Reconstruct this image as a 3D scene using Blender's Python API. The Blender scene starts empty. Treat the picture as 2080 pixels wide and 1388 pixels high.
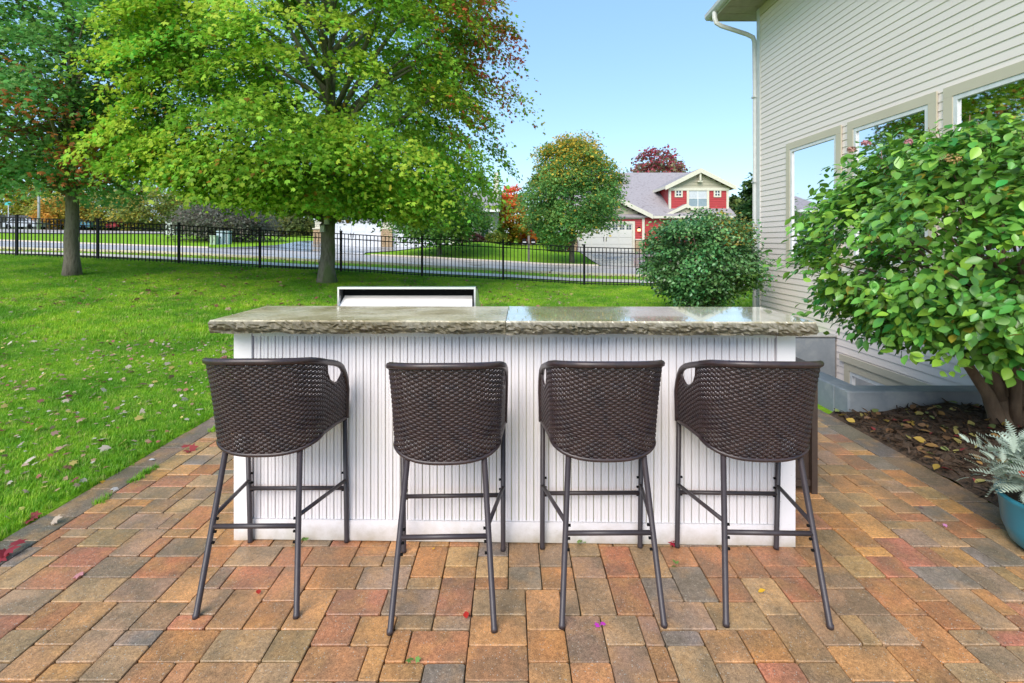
import bpy, bmesh, math, random
import numpy as np
from mathutils import Vector, Matrix, noise
R = math.radians
rng = np.random.default_rng(7)
random.seed(7)
S = bpy.context.scene

# ------------------------------------------------------------------ camera, sky, sun, exposure
CAMZ = 1.43
cd = bpy.data.cameras.new('camera'); cam = bpy.data.objects.new('camera', cd)
S.collection.objects.link(cam); S.camera = cam
cam.location = (0, 0, CAMZ); cam.rotation_euler = (R(90), 0, 0)
cd.sensor_width = 36; cd.lens = 36*1000/2080; cd.shift_y = -204/2080
cd.clip_start = 0.05; cd.clip_end = 2000

SUN_EL, SUN_AZ = 42, 205            # azimuth: compass style, 0 = +Y, clockwise
W = bpy.data.worlds.new('World'); S.world = W; W.use_nodes = True
nt = W.node_tree; nt.nodes.clear()
sky = nt.nodes.new('ShaderNodeTexSky'); sky.sky_type = 'NISHITA'; sky.sun_disc = False
sky.sun_elevation = R(SUN_EL); sky.sun_rotation = R(SUN_AZ)
sky.air_density = 1.0; sky.dust_density = 1.0; sky.ozone_density = 1.0; sky.altitude = 0
bg = nt.nodes.new('ShaderNodeBackground'); bg.inputs[1].default_value = 0.118
wo = nt.nodes.new('ShaderNodeOutputWorld')
veil = nt.nodes.new('ShaderNodeMix'); veil.data_type = 'RGBA'; veil.inputs[0].default_value = .5
veil.inputs[7].default_value = (1.1, 2.3, 3.7, 1)          # thin white cloud veil over the blue
nt.links.new(sky.outputs[0], veil.inputs[6]); nt.links.new(veil.outputs[2], bg.inputs[0]); nt.links.new(bg.outputs[0], wo.inputs[0])
ld = bpy.data.lights.new('sun', 'SUN'); ld.energy = 1.7; ld.angle = R(40); ld.color = (1, .93, .85)
sun = bpy.data.objects.new('sun', ld); S.collection.objects.link(sun)
az, el = R(SUN_AZ), R(SUN_EL)
sd = Vector((math.sin(az)*math.cos(el), math.cos(az)*math.cos(el), math.sin(el)))
sun.rotation_euler = sd.to_track_quat('Z', 'Y').to_euler()
S.view_settings.view_transform = 'Standard'; S.view_settings.look = 'None'
S.view_settings.exposure = 1.34; S.view_settings.gamma = 1; S.view_settings.use_curve_mapping = False
S.cycles.max_bounces = 6; S.cycles.transparent_max_bounces = 12
S.cycles.use_denoising = True

# ------------------------------------------------------------------ helpers
C = S.collection.objects
def link(o, parent=None):
    C.link(o)
    if parent is not None: o.parent = parent
    return o
def tag(o, label=None, cat=None, group=None, kind=None):
    if label: o['label'] = label
    if cat: o['category'] = cat
    if group: o['group'] = group
    if kind: o['kind'] = kind
    return o
def empty(name, loc=(0,0,0), rz=0.0, **k):
    o = bpy.data.objects.new(name, None); o.location = loc; o.rotation_euler = (0,0,rz)
    C.link(o); return tag(o, **k)
def inst(name, data, parent=None, loc=(0,0,0), rot=(0,0,0), scale=None, color=None, kind=None):
    o = bpy.data.objects.new(name, data); o.location = loc; o.rotation_euler = rot
    if scale is not None: o.scale = scale
    if color is not None: o.color = color
    if kind: o['kind'] = kind
    return link(o, parent)
def copy_tree(o, parent=None):
    c = o.copy(); C.link(c); c.parent = parent
    for ch in list(o.children): copy_tree(ch, c)
    return c

class MB:
    def __init__(s): s.v=[]; s.f=[]; s.m=[]; s.sm=[]
    def add(s, vs, fs, mi=0, smooth=False):
        b=len(s.v); s.v += [tuple(v) for v in vs]
        for f in fs: s.f.append([b+i for i in f]); s.m.append(mi); s.sm.append(smooth)
        return s
    def box(s, x0,x1,y0,y1,z0,z1, mi=0):
        vs=[(x0,y0,z0),(x1,y0,z0),(x1,y1,z0),(x0,y1,z0),(x0,y0,z1),(x1,y0,z1),(x1,y1,z1),(x0,y1,z1)]
        return s.add(vs, [(0,3,2,1),(4,5,6,7),(0,1,5,4),(1,2,6,5),(2,3,7,6),(3,0,4,7)], mi)
    def tube(s, pts, rad, n=8, mi=0, cap=True, sq=1.0, smooth=True):
        pts=[Vector(p) for p in pts]; N=len(pts)
        rads = rad if hasattr(rad,'__len__') else [rad]*N
        rings=[]; up=None
        for i,p in enumerate(pts):
            t=(pts[min(i+1,N-1)]-pts[max(i-1,0)])
            if t.length<1e-9: t=Vector((0,0,1))
            t.normalize()
            if up is None:
                up=Vector((0,0,1)) if abs(t.z)<.9 else Vector((0,1,0))
            a=t.cross(up)
            if a.length<1e-5: a=t.cross(Vector((1,0,0)))
            a.normalize(); b=a.cross(t).normalized(); up=b
            rings.append([p+a*math.cos(2*math.pi*k/n)*rads[i]+b*math.sin(2*math.pi*k/n)*rads[i]*sq for k in range(n)])
        vs=[v for r in rings for v in r]; fs=[]
        for i in range(N-1):
            for k in range(n):
                k2=(k+1)%n; fs.append((i*n+k,i*n+k2,(i+1)*n+k2,(i+1)*n+k))
        if cap: fs.append(tuple(range(n))[::-1]); fs.append(tuple((N-1)*n+k for k in range(n)))
        return s.add(vs,fs,mi,smooth)
    def lathe(s, prof, n=24, mi=0, c=(0,0,0), smooth=True):
        vs=[]; fs=[]
        for (r,z) in prof:
            for k in range(n): vs.append((c[0]+r*math.cos(2*math.pi*k/n), c[1]+r*math.sin(2*math.pi*k/n), c[2]+z))
        for i in range(len(prof)-1):
            for k in range(n):
                k2=(k+1)%n; fs.append((i*n+k,i*n+k2,(i+1)*n+k2,(i+1)*n+k))
        return s.add(vs,fs,mi,smooth)
    def prism(s, poly, y0, y1, mi=0):   # poly in (x,z), extruded along y
        n=len(poly); vs=[(x,y0,z) for x,z in poly]+[(x,y1,z) for x,z in poly]
        fs=[tuple(range(n)), tuple(range(n,2*n))[::-1]]+[(i,(i+1)%n+0,(i+1)%n+n,i+n)[::-1] for i in range(n)]
        return s.add(vs,fs,mi)
    def mesh(s, name, mats):
        me=bpy.data.meshes.new(name); me.from_pydata(s.v,[],s.f)
        for m in (mats if isinstance(mats,(list,tuple)) else [mats]): me.materials.append(m)
        me.polygons.foreach_set('material_index', s.m); me.polygons.foreach_set('use_smooth', s.sm)
        me.update(); return me
    def build(s, name, mats, parent=None, **k):
        o=bpy.data.objects.new(name, s.mesh(name,mats)); link(o,parent); return tag(o,**k)

# ---- materials
def nodes(name):
    m=bpy.data.materials.new(name); m.use_nodes=True; n=m.node_tree; n.nodes.clear()
    out=n.nodes.new('ShaderNodeOutputMaterial'); b=n.nodes.new('ShaderNodeBsdfPrincipled')
    n.links.new(b.outputs[0],out.inputs[0]); return m,n,b,out
def N(n,t,**k):
    x=n.nodes.new(t)
    for a,v in k.items(): setattr(x,a,v)
    return x
def noise_tex(n, scale, detail=4, rough=.55, vec='Object', dist=0.0, stretch=None):
    tc=N(n,'ShaderNodeTexCoord'); t=N(n,'ShaderNodeTexNoise')
    t.inputs['Scale'].default_value=scale; t.inputs['Detail'].default_value=detail
    t.inputs['Roughness'].default_value=rough; t.inputs['Distortion'].default_value=dist
    if stretch:
        mp=N(n,'ShaderNodeMapping'); mp.inputs['Scale'].default_value=stretch
        n.links.new(tc.outputs[vec],mp.inputs[0]); n.links.new(mp.outputs[0],t.inputs['Vector'])
    else: n.links.new(tc.outputs[vec],t.inputs['Vector'])
    return t
def ramp(n, fac, stops):
    r=N(n,'ShaderNodeValToRGB'); e=r.color_ramp.elements
    while len(e)<len(stops): e.new(.5)
    for i,(p,c) in enumerate(stops): e[i].position=p; e[i].color=(*c,1) if len(c)==3 else c
    n.links.new(fac,r.inputs[0]); return r.outputs[0]
def mixc(n, fac, a, b, mode='MIX'):
    m=N(n,'ShaderNodeMix',data_type='RGBA',blend_type=mode)
    for sock,v in ((m.inputs[0],fac),(m.inputs[6],a),(m.inputs[7],b)):
        if isinstance(v,bpy.types.NodeSocket): n.links.new(v,sock)
        elif isinstance(v,(int,float)): sock.default_value=v
        else: sock.default_value=(*v,1)
    return m.outputs[2]
def bump(n,b,h,strength=.3,dist=.01):
    x=N(n,'ShaderNodeBump'); x.inputs['Strength'].default_value=strength; x.inputs['Distance'].default_value=dist
    n.links.new(h,x.inputs['Height']); n.links.new(x.outputs[0],b.inputs['Normal'])
def mrange(n,v,a,b,c,d):
    x=N(n,'ShaderNodeMapRange'); n.links.new(v,x.inputs[0])
    for i,q in enumerate((a,b,c,d)): x.inputs[i+1].default_value=q
    return x.outputs[0]
def mat(name, c1, c2=None, scale=8, rough=.6, rough2=None, metal=0, b=0, bscale=None, bdist=.004, spec=.5, stretch=None, c3=None):
    m,n,p,_=nodes(name); p.inputs['Metallic'].default_value=metal; p.inputs['Roughness'].default_value=rough
    p.inputs['Specular IOR Level'].default_value=spec
    if c2 is None: c2=tuple(x*.82 for x in c1)
    t=noise_tex(n,scale,6,.6,stretch=stretch)
    st=[(.3,c1),(.7,c2)] if c3 is None else [(.28,c1),(.5,c2),(.72,c3)]
    n.links.new(ramp(n,t.outputs[0],st),p.inputs['Base Color'])
    if rough2 is not None: n.links.new(mrange(n,t.outputs[0],.35,.65,rough,rough2),p.inputs['Roughness'])
    if b:
        t2=noise_tex(n,bscale or scale*6,5,.6,stretch=stretch); bump(n,p,t2.outputs[0],b,bdist)
    return m

def leaf_mat(name, rough=.45, trans=.35, attr='lc', spec=.4):
    m,n,p,out=nodes(name); a=N(n,'ShaderNodeAttribute',attribute_name=attr)
    n.links.new(a.outputs['Color'],p.inputs['Base Color']); p.inputs['Roughness'].default_value=rough
    p.inputs['Specular IOR Level'].default_value=spec
    t=N(n,'ShaderNodeBsdfTranslucent'); mx=N(n,'ShaderNodeMixShader'); mx.inputs[0].default_value=trans
    n.links.new(mixc(n,.6,a.outputs['Color'],(.55,.75,.08),'MULTIPLY') if False else a.outputs['Color'],t.inputs[0])
    n.links.new(p.outputs[0],mx.inputs[1]); n.links.new(t.outputs[0],mx.inputs[2]); n.links.new(mx.outputs[0],out.inputs[0])
    return m
LEAF=leaf_mat('leaf', .5, .5, spec=.15); GLOSSLEAF=leaf_mat('glossy_leaf', .3, .25, spec=.5); PETAL=leaf_mat('petal',.6,.3)

def paver_mat(name, src):
    m,n,p,_=nodes(name)
    if src=='OBJ':
        oi=N(n,'ShaderNodeObjectInfo'); col,al=oi.outputs['Color'],oi.outputs['Alpha']
    else:
        a=N(n,'ShaderNodeAttribute',attribute_name='pc'); col,al=a.outputs['Color'],a.outputs['Alpha']
    tc=N(n,'ShaderNodeTexCoord'); gm=N(n,'ShaderNodeNewGeometry')
    def nz(scale,detail,off):
        t=N(n,'ShaderNodeTexNoise',noise_dimensions='4D'); t.inputs['Scale'].default_value=scale; t.inputs['Detail'].default_value=detail
        ma=N(n,'ShaderNodeMath',operation='MULTIPLY_ADD'); n.links.new(al,ma.inputs[0]); ma.inputs[1].default_value=37; ma.inputs[2].default_value=off
        n.links.new(ma.outputs[0],t.inputs['W']); n.links.new(gm.outputs['Position'],t.inputs['Vector']); return t.outputs[0]
    big=mrange(n,nz(5.5,4,0),.40,.60,0,.95)
    c=mixc(n,big,col,mixc(n,.62,col,(.13,.105,.065)))
    bb=mrange(n,nz(9,2,5),.5,.68,0,.6)
    c=mixc(n,bb,c,mixc(n,.6,c,(.50,.26,.085)))
    fine=nz(330,4,2)
    c=mixc(n,1.0,c,ramp(n,nz(70,4,8),[(.3,(.72,.70,.68)),(.5,(.98,.98,.98)),(.7,(1.22,1.2,1.18))]),'MULTIPLY')
    c=mixc(n,1.0,c,ramp(n,fine,[(.3,(.5,.5,.5)),(.5,(.97,.97,.97)),(.7,(1.35,1.35,1.35))]),'MULTIPLY')
    vo=N(n,'ShaderNodeTexVoronoi'); vo.inputs['Scale'].default_value=210; n.links.new(gm.outputs['Position'],vo.inputs['Vector'])
    sp=N(n,'ShaderNodeSeparateColor'); n.links.new(vo.outputs['Color'],sp.inputs[0])
    g=N(n,'ShaderNodeMath',operation='GREATER_THAN'); n.links.new(sp.outputs[0],g.inputs[0]); g.inputs[1].default_value=.955
    g2=N(n,'ShaderNodeMath',operation='LESS_THAN'); n.links.new(vo.outputs['Distance'],g2.inputs[0]); g2.inputs[1].default_value=.38
    gg=N(n,'ShaderNodeMath',operation='MULTIPLY'); n.links.new(g.outputs[0],gg.inputs[0]); n.links.new(g2.outputs[0],gg.inputs[1])
    c=mixc(n,gg.outputs[0],c,(.42,.38,.32))
    n.links.new(c,p.inputs['Base Color'])
    wet=N(n,'ShaderNodeTexNoise'); wet.inputs['Scale'].default_value=1.3; wet.inputs['Detail'].default_value=3
    n.links.new(gm.outputs['Position'],wet.inputs['Vector'])
    n.links.new(mrange(n,wet.outputs[0],.4,.62,.55,.3),p.inputs['Roughness'])
    p.inputs['Specular IOR Level'].default_value=.45
    bump(n,p,fine,.55,.003); return m
PAVER=paver_mat('paver_concrete','OBJ'); PAVER_A=paver_mat('paver_concrete_far','ATTR')

# ---- leaves
def leafset(name, shape, faces, P, Nn, D, size, col, material, parent=None, kind=None, cup=None):
    """P positions, Nn normals, D tip directions, size, col (N,3)"""
    P=np.asarray(P,float); Nn=np.asarray(Nn,float); D=np.asarray(D,float)
    Nn/=np.linalg.norm(Nn,axis=1,keepdims=True)+1e-9
    Sd=np.cross(D,Nn); Sd/=np.linalg.norm(Sd,axis=1,keepdims=True)+1e-9
    D=np.cross(Nn,Sd)
    sh=np.asarray(shape,float); k=len(sh); n=len(P)
    sz=np.asarray(size)[:,None,None]
    V=P[:,None,:]+sz*(sh[None,:,0:1]*Sd[:,None,:]+sh[None,:,1:2]*D[:,None,:]+sh[None,:,2:3]*Nn[:,None,:])
    V=V.reshape(-1,3); me=bpy.data.meshes.new(name)
    loops=np.concatenate([np.array(f) for f in faces]); ll=len(loops)
    L=(np.arange(n)[:,None]*k+loops[None,:]).ravel()
    tot=np.tile(np.array([len(f) for f in faces]),n); start=np.concatenate([[0],np.cumsum(tot)[:-1]])
    me.vertices.add(len(V)); me.vertices.foreach_set('co',V.ravel().astype('f'))
    me.loops.add(len(L)); me.loops.foreach_set('vertex_index',L.astype('i'))
    me.polygons.add(len(tot)); me.polygons.foreach_set('loop_start',start.astype('i'))
    me.update(calc_edges=True)
    at=me.color_attributes.new('lc','FLOAT_COLOR','POINT')
    cc=np.ones((n,k,4),'f'); cc[:,:,:3]=np.clip(np.asarray(col),0,1)[:,None,:]
    at.data.foreach_set('color',cc.ravel()); me.materials.append(material)
    o=bpy.data.objects.new(name,me); link(o,parent)
    if kind: o['kind']=kind
    return o
def rot2(a): return np.array([[math.cos(a),-math.sin(a)],[math.sin(a),math.cos(a)]])
MAPLE=[(0,0,0),(.2,.05,.02),(.5,.12,-.05),(.34,.36,.02),(.52,.66,-.06),(.2,.62,.02),(0,1.02,-.08),(-.2,.62,.02),(-.52,.66,-.06),(-.34,.36,.02),(-.5,.12,-.05),(-.2,.05,.02)]
MAPLE_F=[(0,1,2,3),(0,3,4,5),(0,5,6,7),(0,7,8,9),(0,9,10,11)]
LOBED=[(0,0,0),(.5,.14,-.05),(.5,.68,-.06),(.2,.55,.03),(0,1.02,-.08),(-.2,.55,.03),(-.5,.68,-.06),(-.5,.14,-.05)]; LOBED_F=[(0,1,2,3),(0,3,4,5),(0,5,6,7)]
KITE=[(0,0,0),(.34,.45,.04),(0,1,-.06),(-.34,.45,.04)]; KITE_F=[(0,1,2,3)]
OVAL=[(0,0,0),(.22,.2,.05),(.33,.5,.06),(.2,.8,.02),(0,1.05,-.1),(-.2,.8,.02),(-.33,.5,.06),(-.22,.2,.05),(0,.5,-.0)]
OVAL_F=[(0,1,8),(1,2,8),(2,3,8),(3,4,8),(4,5,8),(5,6,8),(6,7,8),(7,0,8)]
def unit(v): return v/(np.linalg.norm(v,axis=-1,keepdims=True)+1e-9)

def crown_leaves(clumps, per, spread, flat, size, base, var, colfn=None, tilt=.5, droop=.3, center=None, up=.75, zlow=None):
    """clumps (M,3); returns P,N,D,size,col"""
    M=len(clumps); per=int(per); n=M*per
    c=np.repeat(clumps,per,axis=0); ctr=np.asarray(center)
    out=unit(c-ctr); 
    nrm=unit(out*np.array([.55,.55,.35])+np.array([0,0,up]))
    a=unit(np.cross(nrm,np.array([.31,.2,.93]))); b=np.cross(nrm,a)
    rr=np.clip(rng.normal(0,1,(n,3)),-1.9,1.9); sc=np.repeat(rng.uniform(.7,1.35,M),per)[:,None]*spread
    P=c+a*rr[:,0:1]*sc+b*rr[:,1:2]*sc+nrm*rr[:,2:3]*sc*flat
    rad=np.linalg.norm(rr[:,:2],axis=1); P[:,2]-=droop*spread*rad**2*.35
    if zlow is not None: P[:,2]=np.maximum(P[:,2],zlow(P)-rng.exponential(.10,n))
    Nn=unit(nrm+rng.normal(0,tilt,(n,3))); D=unit(out*np.array([1,1,.2])-np.array([0,0,.5])+rng.normal(0,.6,(n,3)))
    cl=np.repeat(rng.normal(0,1,M),per); lf=rng.normal(0,1,n)
    col=np.asarray(base)[None,:]*(1+var*(.6*cl+.5*lf))[:,None]
    hue=np.repeat(rng.normal(0,1,M),per)*.5+rng.normal(0,.6,n)
    col[:,0]*=1+.28*hue; col[:,1]*=1+.05*hue
    if colfn is not None: col=colfn(P,col,n,cl)
    return P,Nn,D,size*rng.uniform(.6,1.4,n),np.clip(col,.01,.9)

def ellipsoid_clumps(c, r, M, inner=.55, power=.5, zmin=None, squash_low=1.0, seed=0, egg=0.0):
    g=np.random.default_rng(abs(seed)); out=[]
    # stratified directions on a sphere so the surface is covered, then jittered
    i=np.arange(M)+.5; phi=np.arccos(1-2*i/M); th=math.pi*(1+5**.5)*i+g.uniform(0,6)
    d=np.stack([np.cos(th)*np.sin(phi),np.sin(th)*np.sin(phi),np.cos(phi)],1)+g.normal(0,.09,(M,3)); d=unit(d)
    f=inner+(1-inner)*g.uniform(0,1,M)**power
    f*=1+(.16 if M==260 else .10)*np.sin(d[:,0]*5+seed)*np.cos(d[:,2]*6+seed*2)+.06*g.normal(0,1,M)
    p=d*f[:,None]*np.array(r)
    if egg: p[:,:2]*=(1-egg*np.clip(p[:,2:3]/r[2],-1,1))
    p+=np.array(c)
    if zmin is not None: 
        lo=p[:,2]<zmin; p[lo,2]=zmin+(g.uniform(0,.6,lo.sum()))
    return p

BARK=mat('bark',(.11,.085,.06),(.2,.17,.13),14,.9,b=.9,bscale=30,bdist=.02,stretch=(1,1,.25),c3=(.07,.055,.04))
def bark_moss():
    m,n,p,_=nodes('mossy_bark'); t=noise_tex(n,14,6,.6,stretch=(1,1,.22)); c=ramp(n,t.outputs[0],[(.3,(.10,.085,.065)),(.5,(.22,.19,.15)),(.72,(.07,.058,.045))])
    t2=noise_tex(n,3.2,4,.6,stretch=(1,1,.4)); f=mrange(n,t2.outputs[0],.44,.6,0,.75)
    n.links.new(mixc(n,f,c,(.1,.15,.04)),p.inputs['Base Color']); p.inputs['Roughness'].default_value=.9
    t3=noise_tex(n,28,5,.6,stretch=(1,1,.25)); bump(n,p,t3.outputs[0],.9,.02); return m
MOSSBARK=bark_moss()

def trunk_mesh(h, r0, r1, lean=(0,0), flare=1.45, n=14, wob=.03, seed=1):
    mb=MB(); pts=[]; rs=[]; g=random.Random(seed); K=14
    for i in range(K+1):
        t=i/K; pts.append((lean[0]*t*h+g.uniform(-1,1)*wob*min(1,t*3), lean[1]*t*h+g.uniform(-1,1)*wob*min(1,t*3), h*t-.08*(i==0)))
        rs.append((r0+(r1-r0)*t)*(1+(flare-1)*math.exp(-t*h/.22)))
    mb.tube(pts,rs,n); return mb
def limbs(mb, start_z, end_pts, r0, lean=(0,0), seed=3, n=6, z_of=None):
    g=random.Random(seed)
    for e in end_pts:
        e=Vector(e); hor=math.hypot(e.x,e.y)
        sz=max(start_z, e.z-hor*g.uniform(.45,.95)); 
        s=Vector((lean[0]*sz,lean[1]*sz,sz)); L=(e-s).length; K=6; pts=[];rs=[]
        side=Vector((g.uniform(-1,1),g.uniform(-1,1),g.uniform(-.3,.6)))*L*.06
        for i in range(K+1):
            t=i/K; p=s.lerp(e,t)+side*math.sin(math.pi*t)+Vector((0,0,L*.07*math.sin(math.pi*t)))
            pts.append(p); rs.append(r0*(1-t)*(.5+.5*L/6)+.008+.004*L*.3)
        mb.tube(pts,rs,n)
    return mb

def Z(X,Y):
    X=np.asarray(X,float); Y=np.asarray(Y,float)
    g=np.interp(X,[-120,-60,-29,-20,-15,-12.6,-10.2,-7.8,-5.3,-2.8,-.33,2.2,5,10,30,60],[3.2,2.2,1.4,1.07,.94,.83,.71,.56,.46,.305,.19,.04,-.03,-.15,-.3,-.3])
    w=np.clip((Y-4)/11,0,1); z1=g*w
    h42=np.interp(X,[-120,-60,-44,-31,-21,-16.8,-13.4,-9.5,-7.6,0,4,8,14,30,60],[3.2,2.3,1.88,1.85,1.5,1.4,.9,.88,.9,.85,.6,.55,.5,.4,.4])
    h60=np.interp(X,[-120,-60,-40,-20,0,30],[3.6,2.75,2.45,1.95,1.3,.8])
    h150=h60+2.5
    t=np.clip((Y-28.5)/13.5,0,1); t=t*t*(3-2*t); z=z1*(1-t)+h42*t
    t=np.clip((Y-42)/18,0,1); z=z*(1-t)+h60*t
    t=np.clip((Y-60)/90,0,1); z=z*(1-t)+h150*t
    z=z+.72*np.exp(-((X+2.5)/3.2)**2-((Y-36)/3.6)**2)
    z=z+.02*np.sin(X*1.1+Y*.6)*w*np.clip((28-Y)/4,0,1)*np.clip((Y-5)/3,0,1)*np.clip(15-Y,0,1)
    return z
def zz(x,y): return float(Z(x,y))
def atpx(px,Y): return (px-1040)/1000*Y
def zpx(py,Y): return CAMZ-(py-490)/1000*Y

# ------------------------------------------------------------------ ground
def grass_ground():
    m,n,p,_=nodes('lawn_soil'); t=noise_tex(n,1.3,5,.6); t2=noise_tex(n,40,4,.7)
    c=ramp(n,t.outputs[0],[(.35,(.19,.37,.02)),(.6,(.25,.45,.025)),(.75,(.33,.42,.04))])
    c=mixc(n,1,c,ramp(n,t2.outputs[0],[(.3,(.6,.6,.6)),(.7,(1.25,1.25,1.25))]),'MULTIPLY')
    n.links.new(c,p.inputs['Base Color']); p.inputs['Roughness'].default_value=.95; p.inputs['Specular IOR Level'].default_value=.1
    bump(n,p,t2.outputs[0],.8,.03); return m
GROUND=grass_ground()
PX0,PX1,PY0,PY1=-2.44,2.62,-1.5,4.75          # paved area incl. borders
WX0,WX1,WY0,WY1=2.98,4.92,4.28,7.42            # window well
xs=sorted(set([-400,-250,-160,-120,-90,-70]+[round(-60+i*1.25,3) for i in range(96)]+[70,90,120,180,260,400]+[PX0-.0,PX0-.01,PX1,WX0,WX1,WX0-.01,WX1+.01]+[round(-16+i*.5,3) for i in range(40)]))
ys=sorted(set([-40,-20,-10,-5,-3,PY0]+[round(-1+i*.5,3) for i in range(34)]+[round(16+i*1.25,3) for i in range(90)]+[140,160,200,260,400,800]+[PY1,WY0,WY1,WY0-.01,WY1+.01]))
def gz(x,y):
    if PX0-.001<x<=PX1+2.4 and y<PY1-.001 and y>-1.6 : return -.06
    if WX0-.011<x<WX1+.011 and WY0-.011<y<WY1+.011: return -.02
    return zz(x,y)
mb=MB(); nx=len(xs)
mb.v=[(x,y,gz(x,y)) for y in ys for x in xs]
for j in range(len(ys)-1):
    for i in range(nx-1):
        cx=(xs[i]+xs[i+1])/2; cy=(ys[j]+ys[j+1])/2
        if WX0<cx<WX1 and WY0<cy<WY1: continue
        mb.f.append((j*nx+i,j*nx+i+1,(j+1)*nx+i+1,(j+1)*nx+i)); mb.m.append(0); mb.sm.append(True)
mb.build('lawn',GROUND,kind='structure')

def strip(name, A, B, mats, off=.03, nseg=60, nw=4, kind='structure', thick=0):
    """sheet between polyline A and polyline B (lists of (x,y)), draped on the terrain"""
    def samp(L,t):
        d=[0]
        for i in range(1,len(L)): d.append(d[-1]+math.dist(L[i],L[i-1]))
        return np.interp(t*d[-1],d,[p[0] for p in L]),np.interp(t*d[-1],d,[p[1] for p in L])
    mb=MB()
    for i in range(nseg+1):
        a=samp(A,i/nseg); b=samp(B,i/nseg)
        for j in range(nw+1):
            s=j/nw; x=a[0]*(1-s)+b[0]*s; y=a[1]*(1-s)+b[1]*s; mb.v.append((x,y,zz(x,y)+off))
    for i in range(nseg):
        for j in range(nw):
            q=i*(nw+1)+j; mb.f.append((q,q+nw+1,q+nw+2,q+1)); mb.m.append(0); mb.sm.append(False)
    if thick:
        m0=len(mb.v); 
        for e in (0,nw):
            base=len(mb.v)
            for i in range(nseg+1):
                v=mb.v[i*(nw+1)+e]; mb.v.append((v[0],v[1],v[2]-thick))
            for i in range(nseg):
                mb.f.append((i*(nw+1)+e,(i+1)*(nw+1)+e,base+i+1,base+i)); mb.m.append(0); mb.sm.append(False)
    return mb.build(name,mats,kind=kind)
def wet_road(name,c1,c2,lo=.12,hi=.5):
    m,n,p,_=nodes(name); t=noise_tex(n,.5,5,.6); t2=noise_tex(n,30,4,.6)
    c=ramp(n,t.outputs[0],[(.35,c1),(.65,c2)]); c=mixc(n,.35,c,ramp(n,t2.outputs[0],[(.3,(.6,.6,.6)),(.7,(1.2,1.2,1.2))]),'MULTIPLY')
    n.links.new(c,p.inputs['Base Color']); n.links.new(mrange(n,t.outputs[0],.4,.6,lo,hi),p.inputs['Roughness']); return m
ROAD=wet_road('wet_road',(.42,.37,.335),(.52,.46,.42),.25,.6); DRIVE=wet_road('wet_driveway',(.20,.20,.21),(.32,.32,.33),.08,.35)
WALK=mat('sidewalk_concrete',(.64,.56,.45),(.54,.47,.38),3,.7)
SEAM=mat('tar',(.03,.03,.03),rough=.5)
road=strip('road',[(-75,19.6),(-40,20.2),(0,20.5),(70,20.5)],[(-75,29),(-40,28.8),(0,28.5),(70,28.5)],ROAD,.03,120,6)
strip('sidewalk',[(-75,15.9),(-40,16.4),(0,16.7),(70,16.7)],[(-75,17.3),(-40,17.8),(0,18.0),(70,18.0)],WALK,.035,120,2)
strip('kerb',[(-75,19.45),(-40,20.05),(0,20.35),(70,20.35)],[(-75,19.6),(-40,20.2),(0,20.5),(70,20.5)],WALK,.10,120,1,thick=.1)
for a,b in (((-75,29),(-17.6,28.6)),((-8.2,28.55),(5,28.5)),((12,28.5),(70,28.5))):
    strip('kerb',[a,b],[(a[0],a[1]+.15),(b[0],b[1]+.15)],WALK,.10,60,1,thick=.1)
strip('driveway',[(-17.4,28.4),(-16.3,34),(-17.2,42)],[(-8.6,28.4),(-9.2,31),(-5.3,42)],DRIVE,.05,30,8)
strip('driveway',[(5.2,28.4),(5.3,33),(5.4,42.2)],[(11.5,28.4),(13.5,34),(17.5,42.2)],DRIVE,.05,30,8)
strip('far_road',[(-130,62),(-60,61),(-40,60),(-22,61)],[(-130,50),(-60,45),(-44,48),(-24,58.5)],ROAD,.1,60,6)
# tar seams on the road
mb=MB()
for (x0,y0,x1,y1) in ((-9,22,-6.2,24.8),(1.5,21.5,3.2,26),(-15,23,-12,23.4),(-22,22.8,-18.5,22.4),(-2,24,2,24.1)):
    K=14; pr=None
    for i in range(K+1):
        t=i/K; x=x0+(x1-x0)*t+.12*math.sin(t*9+x0); y=y0+(y1-y0)*t+.15*math.sin(t*7); z=zz(x,y)+.036
        v=[(x-.04,y-.04,z),(x+.04,y+.04,z)]
        if pr: mb.add([pr[0],pr[1],v[1],v[0]],[(0,1,2,3)])
        pr=v
mb.build('tar_seam',SEAM,parent=road,kind='stuff')

# ------------------------------------------------------------------ patio
def joint_mat():
    m,n,p,_=nodes('joint_sand'); t=noise_tex(n,3,4,.6); t2=noise_tex(n,90,3,.6)
    c=ramp(n,t.outputs[0],[(.4,(.035,.028,.02)),(.62,(.03,.045,.012)),(.7,(.06,.05,.035))])
    n.links.new(c,p.inputs['Base Color']); p.inputs['Roughness'].default_value=.95; bump(n,p,t2.outputs[0],.6,.004); return m
JOINT=joint_mat()
patio=MB().add([(PX0,PY0,-.016),(PX1,PY0,-.016),(PX1,PY1,-.016),(PX0,PY1,-.016)],[(0,1,2,3)]).build('patio',JOINT,kind='structure')
def paver_mesh(w,d,h=.04,r=.006,ch=.0028,name='paver',seed=0):
    g=random.Random(seed); mb=MB(); hw,hd=w/2,d/2
    def ring(ins,z,rr):
        a,b=hw-ins,hd-ins; P=[(-a+rr,-b),(a-rr,-b),(a,-b+rr),(a,b-rr),(a-rr,b),(-a+rr,b),(-a,b-rr),(-a,-b+rr)]
        return [(x+g.uniform(-.0009,.0009),y+g.uniform(-.0009,.0009),z) for x,y in P]
    top=ring(ch,0,r); mid=ring(0,-ch,r); low=ring(0,-h,r); fs=[tuple(range(8))]
    for a in (0,8):
        for k in range(8): fs.append((a+k,a+8+k,a+8+(k+1)%8,a+(k+1)%8))
    mb.add(top+mid+low,fs); return mb.mesh(name,PAVER)
M7=.0705
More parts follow.
